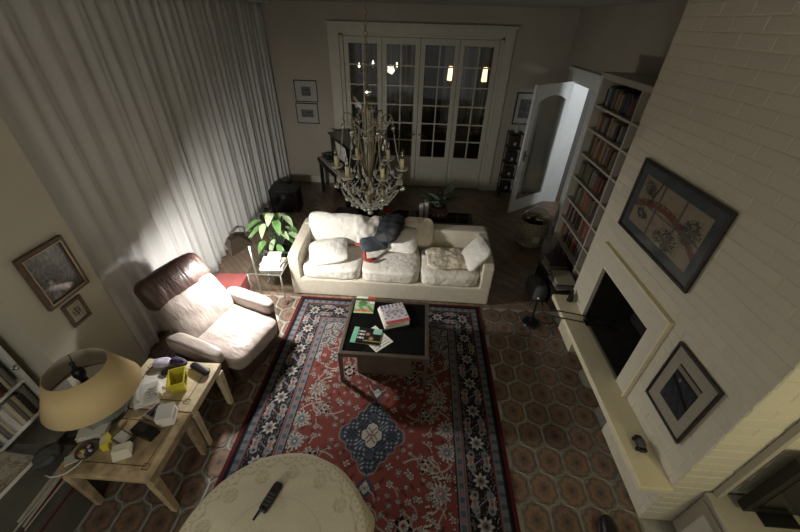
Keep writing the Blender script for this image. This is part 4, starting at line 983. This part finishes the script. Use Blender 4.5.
for nm, cc in palette:
    m_ = mat('cover_'+nm.replace(' ', '_'), srgb(*cc), .6, var=.15, scale=14)
    b_ = MB(); b_.box(-.5, .5, -.5, -.42, 0, 1); b_.box(-.5, .5, .42, .5, 0, 1); b_.add([(-.5, -.42, 0), (-.5, .42, 0), (-.5, .42, 1), (-.5, -.42, 1), (-.54, -.25, 0), (-.54, .25, 0), (-.54, .25, 1), (-.54, -.25, 1), (-.46, -.42, 0), (-.46, .42, 0), (-.46, .42, 1), (-.46, -.42, 1)], [(4,5,6,7),(0,4,7,3),(5,1,2,6),(0,1,5,4),(3,7,6,2),(8,11,10,9)])
    b_.cur = 1; b_.box(-.46, .47, -.42, .42, .02, .98)
    book_me.append(b_.mesh('book', [m_, M['paper_grey']]))
ords = ['bottom', 'second lowest', 'third lowest', 'fourth lowest', 'fifth lowest', 'third from top', 'second from top', 'topmost']
numw = ['first', 'second', 'third', 'fourth', 'fifth', 'sixth', 'seventh', 'eighth', 'ninth', 'tenth', 'eleventh', 'twelfth', 'thirteenth', 'fourteenth']
seen = {}
def nth(key):
    seen[key] = seen.get(key, -1)+1; return numw[min(seen[key], 13)]
def place_book(x, y, z, dep, th, h, ci, label, group, rot=(0, 0, 0)):
    o = bpy.data.objects.new('book', book_me[ci]); COL.objects.link(o); o.location = (x, y, z); o.scale = (dep, th, h); o.rotation_euler = rot
    return tag(o, label, 'book', group)
rb = random.Random(11); BW_ = [0, 0, 1, 1, 2, 2, 3, 4, 4, 5, 6, 6, 7, 8, 8, 2]
for si in range(8):
    for (a, b, colname) in ((max(by0+.03, 3.36), bym-.02, 'near'), (bym+.012, by1-.03, 'far')):
        y = a+.004; zs = bz[si]+.0245; hmax = bz[si+1]-zs-.02; run = rb.choice(BW_)
        hb = rb.uniform(.75, .92)*hmax
        while True:
            th = rb.uniform(.020, .046)
            if y+th > b-.004: break
            if rb.random() < .55: run = rb.choice(BW_)
            if rb.random() < .05: y += rb.uniform(.03, .08); continue
            h = min(hmax, hb*rb.uniform(.86, 1.1)); dep = rb.uniform(.15, .20)
            if si < 1 and colname == 'far': pass
            nm = palette[run][0]
            place_book(BX+.05+dep/2+rb.uniform(0, .03), y+th/2, zs, dep, th-.002, h, run, f'{nm} book, {nth((nm, si, colname))} such from the fireplace, {ords[si]} bookcase shelf, {colname} bay', f'books on the {ords[si]} shelf')
            y += th
# low cabinet in front of the bookcase foot with piles of magazines
lc = thing('low_chest', 'low dark wooden chest at the foot of the bookcase', 'chest', (1.80, 3.62, 0))
w = MB(); w.box(-.13, .13, -.36, .36, 0, .24); w.build('body', M['dark_wood'], lc, bevel=.008); w = MB(); w.box(-.14, .14, -.37, .37, .241, .262); w.build('lid', M['dark_wood'], lc, bevel=.006)
pn = ['bottom', 'second', 'third', 'fourth', 'top']
for (cx, cy, nme) in ((1.80, 3.47, 'near'), (1.80, 3.80, 'far')):
    z = .263
    for k in range(5):
        th = rb.uniform(.018, .032); ci = rb.choice([2, 3, 9, 2, 0])
        o = bpy.data.objects.new('book', book_me[ci]); COL.objects.link(o)
        o.scale = (.28, th, .21); o.rotation_euler = (PI/2, 0, PI/2+rb.uniform(-.12, .12)+PI/2*0); o.rotation_euler = (PI/2, 0, rb.uniform(-.1, .1)+PI/2)
        o.scale = (.27, th, .215); o.location = (cx-.107, cy, z+th/2)
        tag(o, f'{palette[ci][0]} book lying {pn[k]} in the {nme} pile on the low chest', 'book', f'{nme} pile on the low chest'); z += th+.001
t = thing('canvas_bag', 'slumped dark canvas bag leaning on the low chest', 'bag', (1.55, 3.52, 0), .2); mb = blob(.20, .36, .26, e=3, n=12, noise=.02, seed=22); moved(mb, TR(0, 0, .128)); mb.build('body', M['grey_cloth'], t, smooth=True); w = MB(); w.tube([(0, -.10, .24), (-.02, -.06, .33), (-.02, .06, .33), (0, .10, .24)], .010); w.build('handle', M['black'], t, smooth=True)
# wicker basket
bk = thing('wicker_basket', 'round wicker log basket with tall handle in front of the open door', 'basket', (1.80, 4.88, 0))
w = MB(); prof = [(.001, 0), (.18, 0)]+[(.185+.045*math.sin(PI*t/8*.8)+(.006 if t % 2 else 0), .05*t) for t in range(9)]; prof += [(prof[-1][0]-.02, .40), (.17, .10), (.001, .08)]; w.lathe(prof, 28); w.build('body', M['wicker'], bk, smooth=False)
for z, r in ((.03, .20), (.22, .238), (.405, .225)):
    w = MB(); n = 40; w.tube([(r*math.cos(2*PI*k/n), r*math.sin(2*PI*k/n), z+.012*(k % 2)) for k in range(n+1)], .014, 6); w.build('braid', M['wicker'], bk)
w = MB(); w.tube([(-.21*math.cos(PI*k/10), 0, .40+.20*math.sin(PI*k/10)) for k in range(11)], .012, 6); w.build('handle', M['wicker'], bk, smooth=True)
w = MB(); w.box(-.05, .05, -.262, -.24, .14, .24); w.build('tag', M['paper_grey'], bk)
for k in range(4):
    t = thing('log', ('split log leaning left in the wicker basket', 'split log leaning right in the wicker basket', 'short log at the back of the wicker basket', 'thin log at the front of the wicker basket')[k], 'log', (1.80, 4.88, .09)); a = k*1.6; w = MB(); w.cyl((.06*math.cos(a), .06*math.sin(a), .02), (.10*math.cos(a), .10*math.sin(a), .30+.02*k), .035, .03, 9); w.build('wood', M['dark_wood'], t); w = MB(); w.cyl((.10*math.cos(a), .10*math.sin(a), .3001+.02*k), (.1004*math.cos(a), .1004*math.sin(a), .303+.02*k), .027, .027, 9); w.build('cut_end', M['burl'], t)
# black etagere at the back wall
et = thing('metal_shelf_stand', 'slim black metal shelf stand against the back wall beside the glazed door', 'shelf stand', (1.72, 6.72, 0))
for sx in (-.12, .12):
    for sy in (-.12, .12): w = MB(); w.cyl((sx, sy, 0), (sx, sy, 1.22), .011, n=8); w.build('post', M['black'], et)
for z in (.10, .38, .66, .94, 1.20): w = MB(); w.box(-.125, .125, -.125, .125, z, z+.015); w.build('shelf', M['black'], et)
for z, k in ((.115, 0), (.395, 1), (.675, 2), (.955, 3)):
    t = thing('box_file', ('dark box file on the lowest shelf of the black stand', 'dark box file on the second shelf of the black stand', 'dark box file on the third shelf of the black stand', 'dark box file on the fourth shelf of the black stand')[k], 'box file', (1.72, 6.72, z+.001)); w = MB(); w.box(-.09, .09, -.09, .09, 0, .16+.02*k); w.build('case', M[('frame_dark', 'dark_wood')[k % 2]], t, bevel=.005); w = MB(); w.box(-.02, .02, -.094, -.0905, .05, .10); w.build('label_patch', M['paper_grey'], t)
t = thing('small_vase', 'small pale bottle vase on top of the black shelf stand', 'vase', (1.72, 6.70, 1.2155)); w = MB(); w.lathe([(.001, 0), (.035, 0), (.045, .05), (.02, .11), (.016, .17), (.022, .18), (.001, .18)], 16); w.build('body', M['paper_grey'], t, smooth=True); w = MB(); w.lathe([(.018, .12), (.024, .126), (.018, .132)], 16); w.build('collar', M['brass'], t)

# ================================================================== BACK LEFT: piano, chest ; console behind the sofa
pa = thing('upright_piano', 'black upright piano standing at an angle by the french doors', 'piano', (-1.42, 5.95, 0), math.radians(-58))
# local: x along the keyboard, y = away from the player (player side is -y)
w = MB(); w.box(-.72, .72, .12, .45, 0, 1.08); w.build('case', M['black'], pa, bevel=.01); w = MB(); w.box(-.74, .74, .08, .47, 1.081, 1.105); w.build('lid', M['black_gloss'], pa, bevel=.005)
w = MB(); w.box(-.72, .72, -.17, .12, .60, .68); w.build('key_bed', M['black'], pa, bevel=.006)
w = MB(); w.box(-.62, .62, -.15, .02, .681, .70); w.build('white_keys', M['paper_grey'], pa)
w = MB()
for k in range(30):
    if k % 7 not in (2, 6): w.box(-.60+.041*k, -.582+.041*k, -.08, .02, .70, .712)
w.build('black_keys', M['black'], pa)
w = MB(); w.box(-.68, .68, .03, .12, .70, .74); w.build('fallboard', M['black_gloss'], pa)
for sx in (-.68, .68): w = MB(); w.box(sx-.03, sx+.03, -.15, -.09, 0, .60); w.build('leg', M['black'], pa, bevel=.004)
w = MB(); w.box(-.35, .35, .085, .10, .76, .78); w.build('music_ledge', M['black'], pa)
for k, (sx, lb) in enumerate(((-.13, 'left sheet of music on the piano stand'), (.13, 'right sheet of music on the piano stand'))):
    Mw = TR(-1.42, 5.95, 0, rz=math.radians(-58)) @ TR(sx, .092, .782, rx=math.radians(8))
    w = MB(); w.box(-.115, .115, -.004, 0, 0, .30); o = w.build('sheet_music', M['paper']); o.matrix_world = Mw; tag(o, lb, 'sheet music', 'sheet music on the piano')
ch = thing('black_chest', 'low black chest on the floor beside the curtain', 'chest', (-2.33, 5.63, 0), .06)
w = MB(); w.box(-.24, .24, -.16, .16, 0, .32); w.build('body', M['black'], ch, bevel=.008); w = MB(); w.box(-.245, .245, -.165, .165, .325, .40); w.build('lid', M['black'], ch, bevel=.01); w = MB(); w.box(-.03, .03, -.172, -.162, .26, .33); w.build('clasp', M['bronze'], ch)
for sx in (-.15, .15): w = MB(); w.box(sx-.012, sx+.012, -.168, -.1605, .02, .31); w.build('strap', M['frame_dark'], ch)
co = thing('console_table', 'long dark glass topped console table directly behind the sofa', 'console table', (-.19, 4.40, 0))
w = MB(); w.box(-.96, .96, -.16, .16, .585, .60); w.build('glass_top', M['dark_glass'], co); w = MB()
w.box(-.97, .97, -.17, -.16, .57, .602); w.box(-.97, .97, .16, .17, .57, .602); w.box(-.97, -.96, -.16, .16, .57, .602); w.box(.96, .97, -.16, .16, .57, .602); w.build('top_frame', M['bronze'], co)
for sx in (-.95, .95):
    for sy in (-.15, .15): w = MB(); w.box(sx-.014, sx+.014, sy-.014, sy+.014, 0, .57); w.build('leg', M['bronze'], co)
# plant on console
pp = thing('potted_fern', 'dark feathery fern in patterned pot on the console behind the sofa', 'plant', (.29, 4.41, .602))
w = MB(); w.lathe([(.001, 0), (.09, 0), (.125, .05), (.13, .11), (.115, .15), (.12, .165), (.10, .165), (.095, .14), (.001, .14)], 24); w.build('pot', M['terracotta'], pp, smooth=True)
w = MB(); 
for k in range(12): a = 2*PI*k/12; w.sphere((.128*math.cos(a), .128*math.sin(a), .085), .012, 5)
w.build('pot_relief', M['wicker'], pp)
rf = random.Random(9)
for k in range(34):
    a = rf.uniform(0, 2*PI); L = rf.uniform(.28, .44); up = rf.uniform(.6, 1.5)
    pts = [(math.cos(a)*L*t*(.35+.5*t), math.sin(a)*L*t*(.35+.5*t), .14+L*up*(t-.35*t*t)) for t in (0, .25, .5, .75, 1)]
    fr = MB(); fr.tube(pts, [.004, .004, .003, .003, .001], 4)
    for i in range(14):
        t = .15+.85*i/14; j = min(3, int(t*4)); f_ = t*4-j; p = Vector(pts[j]).lerp(Vector(pts[j+1]), f_); l = .055*(1-.55*t); 
        for s in (-1, 1):
            dx_, dy_ = -math.sin(a)*s*l+math.cos(a)*l*.4, math.cos(a)*s*l+math.sin(a)*l*.4
            fr.add([tuple(p), (p.x+dx_*.5, p.y+dy_*.5, p.z+.009), (p.x+dx_, p.y+dy_, p.z-.006), (p.x+dx_*.5, p.y+dy_*.5, p.z-.008)], [(0, 1, 2, 3)])
    fr.build('frond', M['leaf_dark'], pp)
for (x, y, h, lb) in ((.06, 4.37, .20, 'left tall clear glass vase on the console next to the fern'), (.13, 4.40, .22, 'right tall clear glass vase on the console next to the fern')):
    w = MB(); w.lathe([(.001, 0), (.03, 0), (.032, h), (.029, h), (.027, .006), (.001, .006)], 18, TR(x, y, .602)); o = w.build('glass_vase', M['crystal'], smooth=True); tag(o, lb, 'vase')
t = thing('red_bowl', 'small dark red glazed bowl on the console behind the sofa back', 'bowl', (-.40, 4.40, .602)); w = MB(); w.lathe([(.001, 0), (.04, 0), (.085, .06), (.08, .062), (.04, .01), (.001, .008)], 20); w.build('body', mat('red_glaze', srgb(150, 48, 36), .2), t, smooth=True); w = MB(); w.lathe([(.082, .058), (.087, .063), (.082, .066), (.078, .063)], 20, closed=True); w.build('rim', M['bronze'], t)

# ================================================================== CHANDELIER
CHX, CHY = -.437, 2.95
cd = thing('crystal_chandelier', 'ornate crystal chandelier with six electric candles hanging over the coffee table', 'chandelier', (CHX, CHY, .03))
def link_ring(c, r, tw, th=.0035, n=10, asp=1.5):
    m_ = MB(); pts = []
    for k in range(n+1):
        a = 2*PI*k/n; u, v = r*math.cos(a), r*asp*math.sin(a); pts.append((u*math.cos(tw), u*math.sin(tw), v))
    m_.tube([(c[0]+p[0], c[1]+p[1], c[2]+p[2]) for p in pts], th, 5); return m_
lk = [link_ring((0, 0, 0), .013, tw).mesh('chain_link', M['brass'], True) for tw in (0, PI/2)]
z = 2.29; k = 0
while z < 2.99:
    o = bpy.data.objects.new('chain_link', lk[k % 2]); COL.objects.link(o); o.parent = cd; o.location = (0, 0, z); z += .031; k += 1
w = MB(); w.lathe([(.001, 2.96), (.02, 2.965), (.06, 3.0), (.065, 3.018), (.001, 3.018)], 20); w.build('ceiling_rose', M['brass'], cd, smooth=True)
w = MB(); w.lathe([(.001, 1.36), (.012, 1.38), (.02, 1.45), (.05, 1.50), (.055, 1.53), (.025, 1.57), (.018, 1.66), (.034, 1.72), (.016, 1.80), (.016, 1.98), (.03, 2.04), (.014, 2.12), (.024, 2.2), (.008, 2.27), (.001, 2.28)], 18); w.build('central_stem', M['brass'], cd, smooth=True)
CR = .286; base_a = 0.0
for k in range(6):
    a = base_a+k*PI/3; ca, sa = math.cos(a), math.sin(a); P = lambda r, z: (r*ca, r*sa, z)
    w = MB(); w.tube([P(.03, 1.60), P(.08, 1.53), P(.15, 1.515), P(.22, 1.56), P(.262, 1.63), P(CR, 1.69), P(CR, 1.735)], .008, 7); w.build('arm', M['brass'], cd, smooth=True)
    w = MB(); w.tube([P(.03, 1.68), P(.07, 1.82), P(.11, 2.0), P(.11, 2.12), P(.14, 2.19), P(.19, 2.19), P(.205, 2.14), P(.175, 2.12)], .006, 6); w.build('upper_scroll', M['brass'], cd, smooth=True)
    w = MB(); w.lathe([(.001, 0), (.02, .0), (.05, .012), (.060, .032), (.057, .033), (.046, .016), (.015, .008), (.001, .008)], 20, TR(*P(CR, 1.735))); w.build('drip_dish', M['crystal'], cd, smooth=True)
    w = MB(); w.cyl(P(CR, 1.744), P(CR, 1.842), .0165, n=12); w.build('candle_tube', M['candle'], cd, smooth=False)
    w = MB(); w.lathe([(.008, 0), (.016, .018), (.017, .032), (.010, .062), (.002, .085), (.001, .086)], 12, TR(*P(CR, 1.843))); w.build('candle_bulb', M['bulb_glass'], cd, smooth=True)
ball = MB(); ball.sphere((0, 0, 0), .017, 8); ball_me = ball.mesh('crystal_ball', M['silvered'], True)
bigb = MB(); bigb.sphere((0, 0, 0), .024, 10); bigb_me = bigb.mesh('crystal_ball', M['silvered'], True)
drop = MB(); drop.lathe([(.001, 0), (.005, -.006), (.012, -.035), (.010, -.048), (.001, -.058)], 6); drop_me = drop.mesh('crystal_drop', M['crystal'])
def hang(me, x, y, z, nm):
    o = bpy.data.objects.new(nm, me); COL.objects.link(o); o.parent = cd; o.location = (x, y, z)
for k in range(6):
    a = base_a+k*PI/3
    hang(bigb_me, CR*math.cos(a)*1.04, CR*math.sin(a)*1.04, 1.575, 'crystal_ball'); hang(ball_me, .205*math.cos(a), .205*math.sin(a), 2.09, 'crystal_ball')
    for j in range(5): b2 = a+(j-2)*.15; hang(drop_me, (CR-.01*abs(j-2))*math.cos(b2), (CR-.01*abs(j-2))*math.sin(b2), 1.685-.012*(2-abs(j-2)), 'crystal_drop')
    a2 = a+PI/6; hang(ball_me, .14*math.cos(a2), .14*math.sin(a2), 2.04, 'crystal_ball'); hang(drop_me, .15*math.cos(a2), .15*math.sin(a2), 1.98, 'crystal_drop')
for k in range(14):
    a = 2*PI*k/14+.1; hang(ball_me, .17*math.cos(a), .17*math.sin(a), 1.435+.012*(k % 2), 'crystal_ball')
for k in range(8):
    a = 2*PI*k/8; hang(ball_me, .09*math.cos(a), .09*math.sin(a), 1.40, 'crystal_ball')
hang(bigb_me, 0, 0, 1.325, 'crystal_ball')
for k in range(10): a = 2*PI*k/10; hang(drop_me, .06*math.cos(a), .06*math.sin(a), 1.75-.05*(k % 3), 'crystal_drop')
# bead festoons: far too many to count
fb = MB(); oc = lambda c, r: fb.add([(c[0]+r, c[1], c[2]), (c[0]-r, c[1], c[2]), (c[0], c[1]+r, c[2]), (c[0], c[1]-r, c[2]), (c[0], c[1], c[2]+r), (c[0], c[1], c[2]-r)], [(0,2,4),(2,1,4),(1,3,4),(3,0,4),(2,0,5),(1,2,5),(3,1,5),(0,3,5)])
def festoon(p, q, sag, n, r=.0080):
    for i in range(n+1):
        t = i/n; c_ = [p[j]+(q[j]-p[j])*t for j in range(3)]; c_[2] -= sag*4*t*(1-t); oc(c_, r)
for k in range(6):
    a0, a1 = base_a+k*PI/3, base_a+(k+1)*PI/3; P = lambda a, r, z: (r*math.cos(a), r*math.sin(a), z)
    festoon(P(a0, .20, 2.12), P(a0, CR, 1.74), .05, 30); festoon(P(a0, CR, 1.73), P(a1, CR, 1.73), .10, 26); festoon(P(a0, .19, 2.18), P(a1, .19, 2.18), .08, 20); festoon(P(a0, .11, 2.10), P(a1, .11, 2.10), .10, 14)
    festoon(P(a0, CR*.9, 1.62), P(a0, .03, 1.40), .06, 24); festoon(P(a0+PI/6, CR*.78, 1.60), P(a0+PI/6, .03, 1.40), .05, 20); festoon(P(a0, .04, 2.22), P(a0, .03, 1.75), -.02, 30); festoon(P(a0+.26, .24, 1.55), P(a0+.26, .12, 1.42), .03, 12); festoon(P(a0-.26, .24, 1.55), P(a0-.26, .12, 1.42), .03, 12)
    festoon(P(a0, .26, 1.56), P(a1, .26, 1.56), .05, 20); festoon(P(a0, .20, 1.50), P(a1, .20, 1.50), .04, 16); festoon(P(a0, .14, 1.46), P(a1, .14, 1.46), .03, 12)
o = fb.build('bead_strings', M['crystal'], cd); o['kind'] = 'stuff'

# ================================================================== DINING ROOM seen through the panes
def sconce(x, label, y=8.5, z=1.92):
    t = thing('candle_lamp', label, 'lamp', (x, y, 0)); w = MB(); w.lathe([(.001, .75), (.07, .75), (.06, .77), (.015, .80), (.012, 1.55), (.03, z-.12), (.03, z-.10), (.001, z-.10)], 14); w.build('stand', M['brass'], t, smooth=True)
    w = MB(); w.lathe([(.060, z-.12), (.045, z+.14)], 18); w.f = [f_ for f_ in w.f if len(f_) == 4]; w.m = [0]*len(w.f); w.build('lit_shade', M['shade_lit'], t, smooth=True)
    light('candle_glow', 'POINT', (x, y-.12, z+.14), 1.2, (1, .72, .38), .03)
sb = thing('sideboard', 'dark sideboard in the dining room behind the french doors', 'sideboard', (.9, 8.55, 0)); w = MB(); w.box(-.75, .75, -.25, .25, .08, .72); w.build('body', M['dark_wood'], sb, bevel=.008); w = MB(); w.box(-.78, .78, -.28, .28, .721, .75); w.build('top', M['dark_wood'], sb, bevel=.006)
for k in range(3): w = MB(); w.box(-.70+.47*k, -.25+.47*k, -.262, -.251, .14, .66); d_ = w.build('door', M['dark_wood'], sb, bevel=.004); 
for sx in (-.7, .7): w = MB(); w.box(sx-.03, sx+.03, -.22, .22, 0, .08); w.build('foot', M['dark_wood'], sb)
sconce(.54, 'lit candle lamp seen through the third french door leaf'); sconce(1.27, 'lit candle lamp seen through the rightmost french door leaf')
dc = thing('dining_chandelier', 'small lit chandelier in the dining room beyond the left french doors', 'chandelier', (-1.0, 8.5, 0)); w = MB(); w.cyl((0, 0, 2.1), (0, 0, CEIL), .012); w.lathe([(.001, 1.85), (.05, 1.9), (.02, 2.0), (.03, 2.15), (.001, 2.2)], 12); w.build('stem', M['brass'], dc, smooth=True)
for k in range(4):
    a = k*PI/2+.4; x, y = .42*math.cos(a), .42*math.sin(a); w = MB(); w.tube([(0, 0, 1.95), (x*.5, y*.5, 1.86), (x, y, 1.90), (x, y, 1.94)], .009, 6); w.build('arm', M['brass'], dc, smooth=True); w = MB(); w.cyl((x, y, 1.94), (x, y, 2.0), .012); w.build('candle_tube', M['candle'], dc); w = MB(); w.lathe([(.008, 0), (.022, .03), (.010, .07), (.001, .09)], 10, TR(x, y, 2.0)); w.build('candle_bulb', M['bulb_lit'], dc, smooth=True)
def dcurtain(x0, x1, lb):
    n = 90; vs = []; fs = []
    for z in (.02, 2.9):
        for i in range(n+1): t = i/n; vs.append((x0+(x1-x0)*t, 10.7+.05*math.sin(t*n*.55), z))
    for i in range(n): fs.append((i, i+1, n+2+i, n+1+i))
    w = MB(); w.add(vs, fs); o = w.build('curtain', M['curtain'], smooth=True); s_ = o.modifiers.new('s', 'SOLIDIFY'); s_.thickness = .004; tag(o, lb, 'curtain')
dcurtain(-2.4, -.2, 'dim pleated curtain in the dining room behind the left french doors'); dcurtain(.5, 2.4, 'dim pleated curtain in the dining room behind the right french doors')

# ================================================================== RIGHT FOREGROUND: cabinet and television
t = thing('tv_cabinet', 'low white cabinet tucked against the end of the chimney breast', 'cabinet', (2.13, .85, 0))
w = MB(); w.box(-.23, .23, -.24, .235, .02, .455); w.build('body', M['shaded_white'], t, bevel=.004); w = MB(); w.box(-.24, .235, -.25, .238, .456, .485); w.build('top', M['shaded_white'], t, bevel=.004); w = MB(); w.box(-.246, -.231, -.22, .21, .05, .43); dd = w.build('door', M['shaded_white'], t, bevel=.003); w = MB(); w.cyl((-.246, -.15, .25), (-.27, -.15, .25), .012); w.build('knob', M['chrome'], dd)
w = MB(); w.box(1.935, 1.965, 1.055, 1.09, .486, 1.75); tag(w.build('white_post', M['shaded_white'], bevel=.003), 'white upright post between television and brick end wall', 'post')
t = thing('television', 'black flat television standing on the white cabinet at the right edge', 'television', (2.02, 1.0, .487))
w = MB(); w.box(0, .34, -.02, .035, .03, .55); w.build('bezel', M['black'], t, bevel=.005); w = MB(); w.box(.05, .29, -.0225, -.0205, .09, .50); w.build('screen', M['black_gloss'], t); w = MB(); w.box(.10, .30, -.08, .04, 0, .012); w.box(.18, .24, -.01, .02, .012, .03); w.build('foot', M['black'], t)
t = thing('black_shoe', 'black leather shoe standing on the tiles at the bottom edge', 'shoe', (1.415, .95, 0), math.radians(80)); mb = blob(.27, .10, .075, e=2.6, n=10); moved(mb, TR(0, 0, .052)); mb.build('upper', M['black'], t, smooth=True); w = MB(); mb = blob(.28, .105, .022, e=3, n=6); moved(mb, TR(0, 0, .011)); mb.build('sole', M['frame_dark'], t, smooth=True)

# ================================================================== LEFT FOREGROUND: bookshelf, record chest
ls = thing('wall_bookshelf', 'white bookshelf in the left wall recess behind the table lamp', 'bookcase', (-2.99, 0, 0)); sd = .26
for y in (.45, 1.40): w = MB(); w.box(0, sd, y, y+.025, 0, 1.5); w.build('side_panel', M['white_paint'], ls, bevel=.002)
lz = [.05, .36, .66, .96, 1.26, 1.475]
for z in lz: w = MB(); w.box(0, sd-.003, .475, 1.40, z, z+.022); w.build('shelf', M['white_paint'], ls, bevel=.002)
w = MB(); w.box(.001, .008, .475, 1.40, .08, 1.47); w.build('back_panel', M['plaster_dim'], ls)
for si, on in ((1, 'second lowest'), (2, 'middle'), (3, 'second highest'), (4, 'top')):
    y = .80; zs = lz[si]+.0225; hmax = lz[si+1]-zs-.015
    while y < 1.36:
        th = rb.uniform(.02, .05); ci = rb.choice([0, 2, 3, 9, 1, 3, 2, 5]); 
        if y+th > 1.395: break
        place_book(-2.99+sd-.02-.09, y+th/2, zs, .18, th-.002, hmax*rb.uniform(.72, .98), ci, f'{palette[ci][0]} book, {nth((ci, on))} such from near end, {on} left recess shelf', f'books on the {on} left shelf', (0, 0, PI)); y += th
rc = thing('record_chest', 'dull grey low record chest below the table lamp at lower left', 'chest', (-2.36, .86, 0)); 
w = MB(); w.box(-.30, .20, -.36, .18, 0, .30); w.build('body', mat('chest_paint', srgb(86, 82, 74), .7), rc, bevel=.006)
w = MB(); w.box(-.305, .205, -.365, .185, .301, .315); w.build('lid', M['record_sleeve'], rc, bevel=.003)
w = MB(); w.box(.2, .2055, -.33, .15, .255, .27); w.build('red_strip', M['dark_red'], rc)
labs = ['bottom', 'second', 'third', 'fourth', 'fifth', 'top']
z = .3165
for k in range(6):
    th = .016+.006*(k % 3); t = thing('record_sleeve', f'flat record sleeve lying {labs[k]} in the pile on the grey chest', 'record sleeve', (-2.40+.012*(k % 2), .83, z), .05*(k % 3)-.04)
    w = MB(); w.box(-.20, .20, -.26, .24, 0, th); w.build('sleeve', M[('record_sleeve', 'dark_red', 'grey_cloth', 'paper_grey', 'black', 'record_sleeve')[k]], t, bevel=.002); w = MB(); w.box(.197, .201, -.20, .20, .004, th-.004); w.build('edge', M['paper_grey'], t); z += th+.0012
def m_speck(X, Y):
    C = base(X, (164, 158, 140)); n = np.sin(X*170+3*np.sin(Y*90))*np.sin(Y*150+3*np.sin(X*80)); C[n > .45] = lin(92, 88, 78); C[(np.abs(X) > .115) | (np.abs(Y) > .155)] = lin(140, 134, 118); return C
cover('speckled_album', -2.49, .82, .25, .33, -.06, z+.001, .03, m_speck, 'speckled beige album lying on top of the record pile', 'album')
soft('grey_garment', .12, .15, .07, (-2.29, .99, .492), (0, 0, .5), M['grey_cloth'], 'dark grey cloth heaped on the record pile beside the side table', 'garment', 31, .3, .016, 3, 34)
t = thing('reflector_knob', 'small shiny ball finial on the bookshelf edge beside the lampshade', 'finial', (-2.715, 1.40, .80)); w = MB(); w.sphere((0, 0, 0), .018); w.build('ball', M['chrome'], t, smooth=True); w = MB(); w.cyl((-.015, 0, 0), (-.016, 0, 0), .02); w.build('collar', M['chrome'], t)
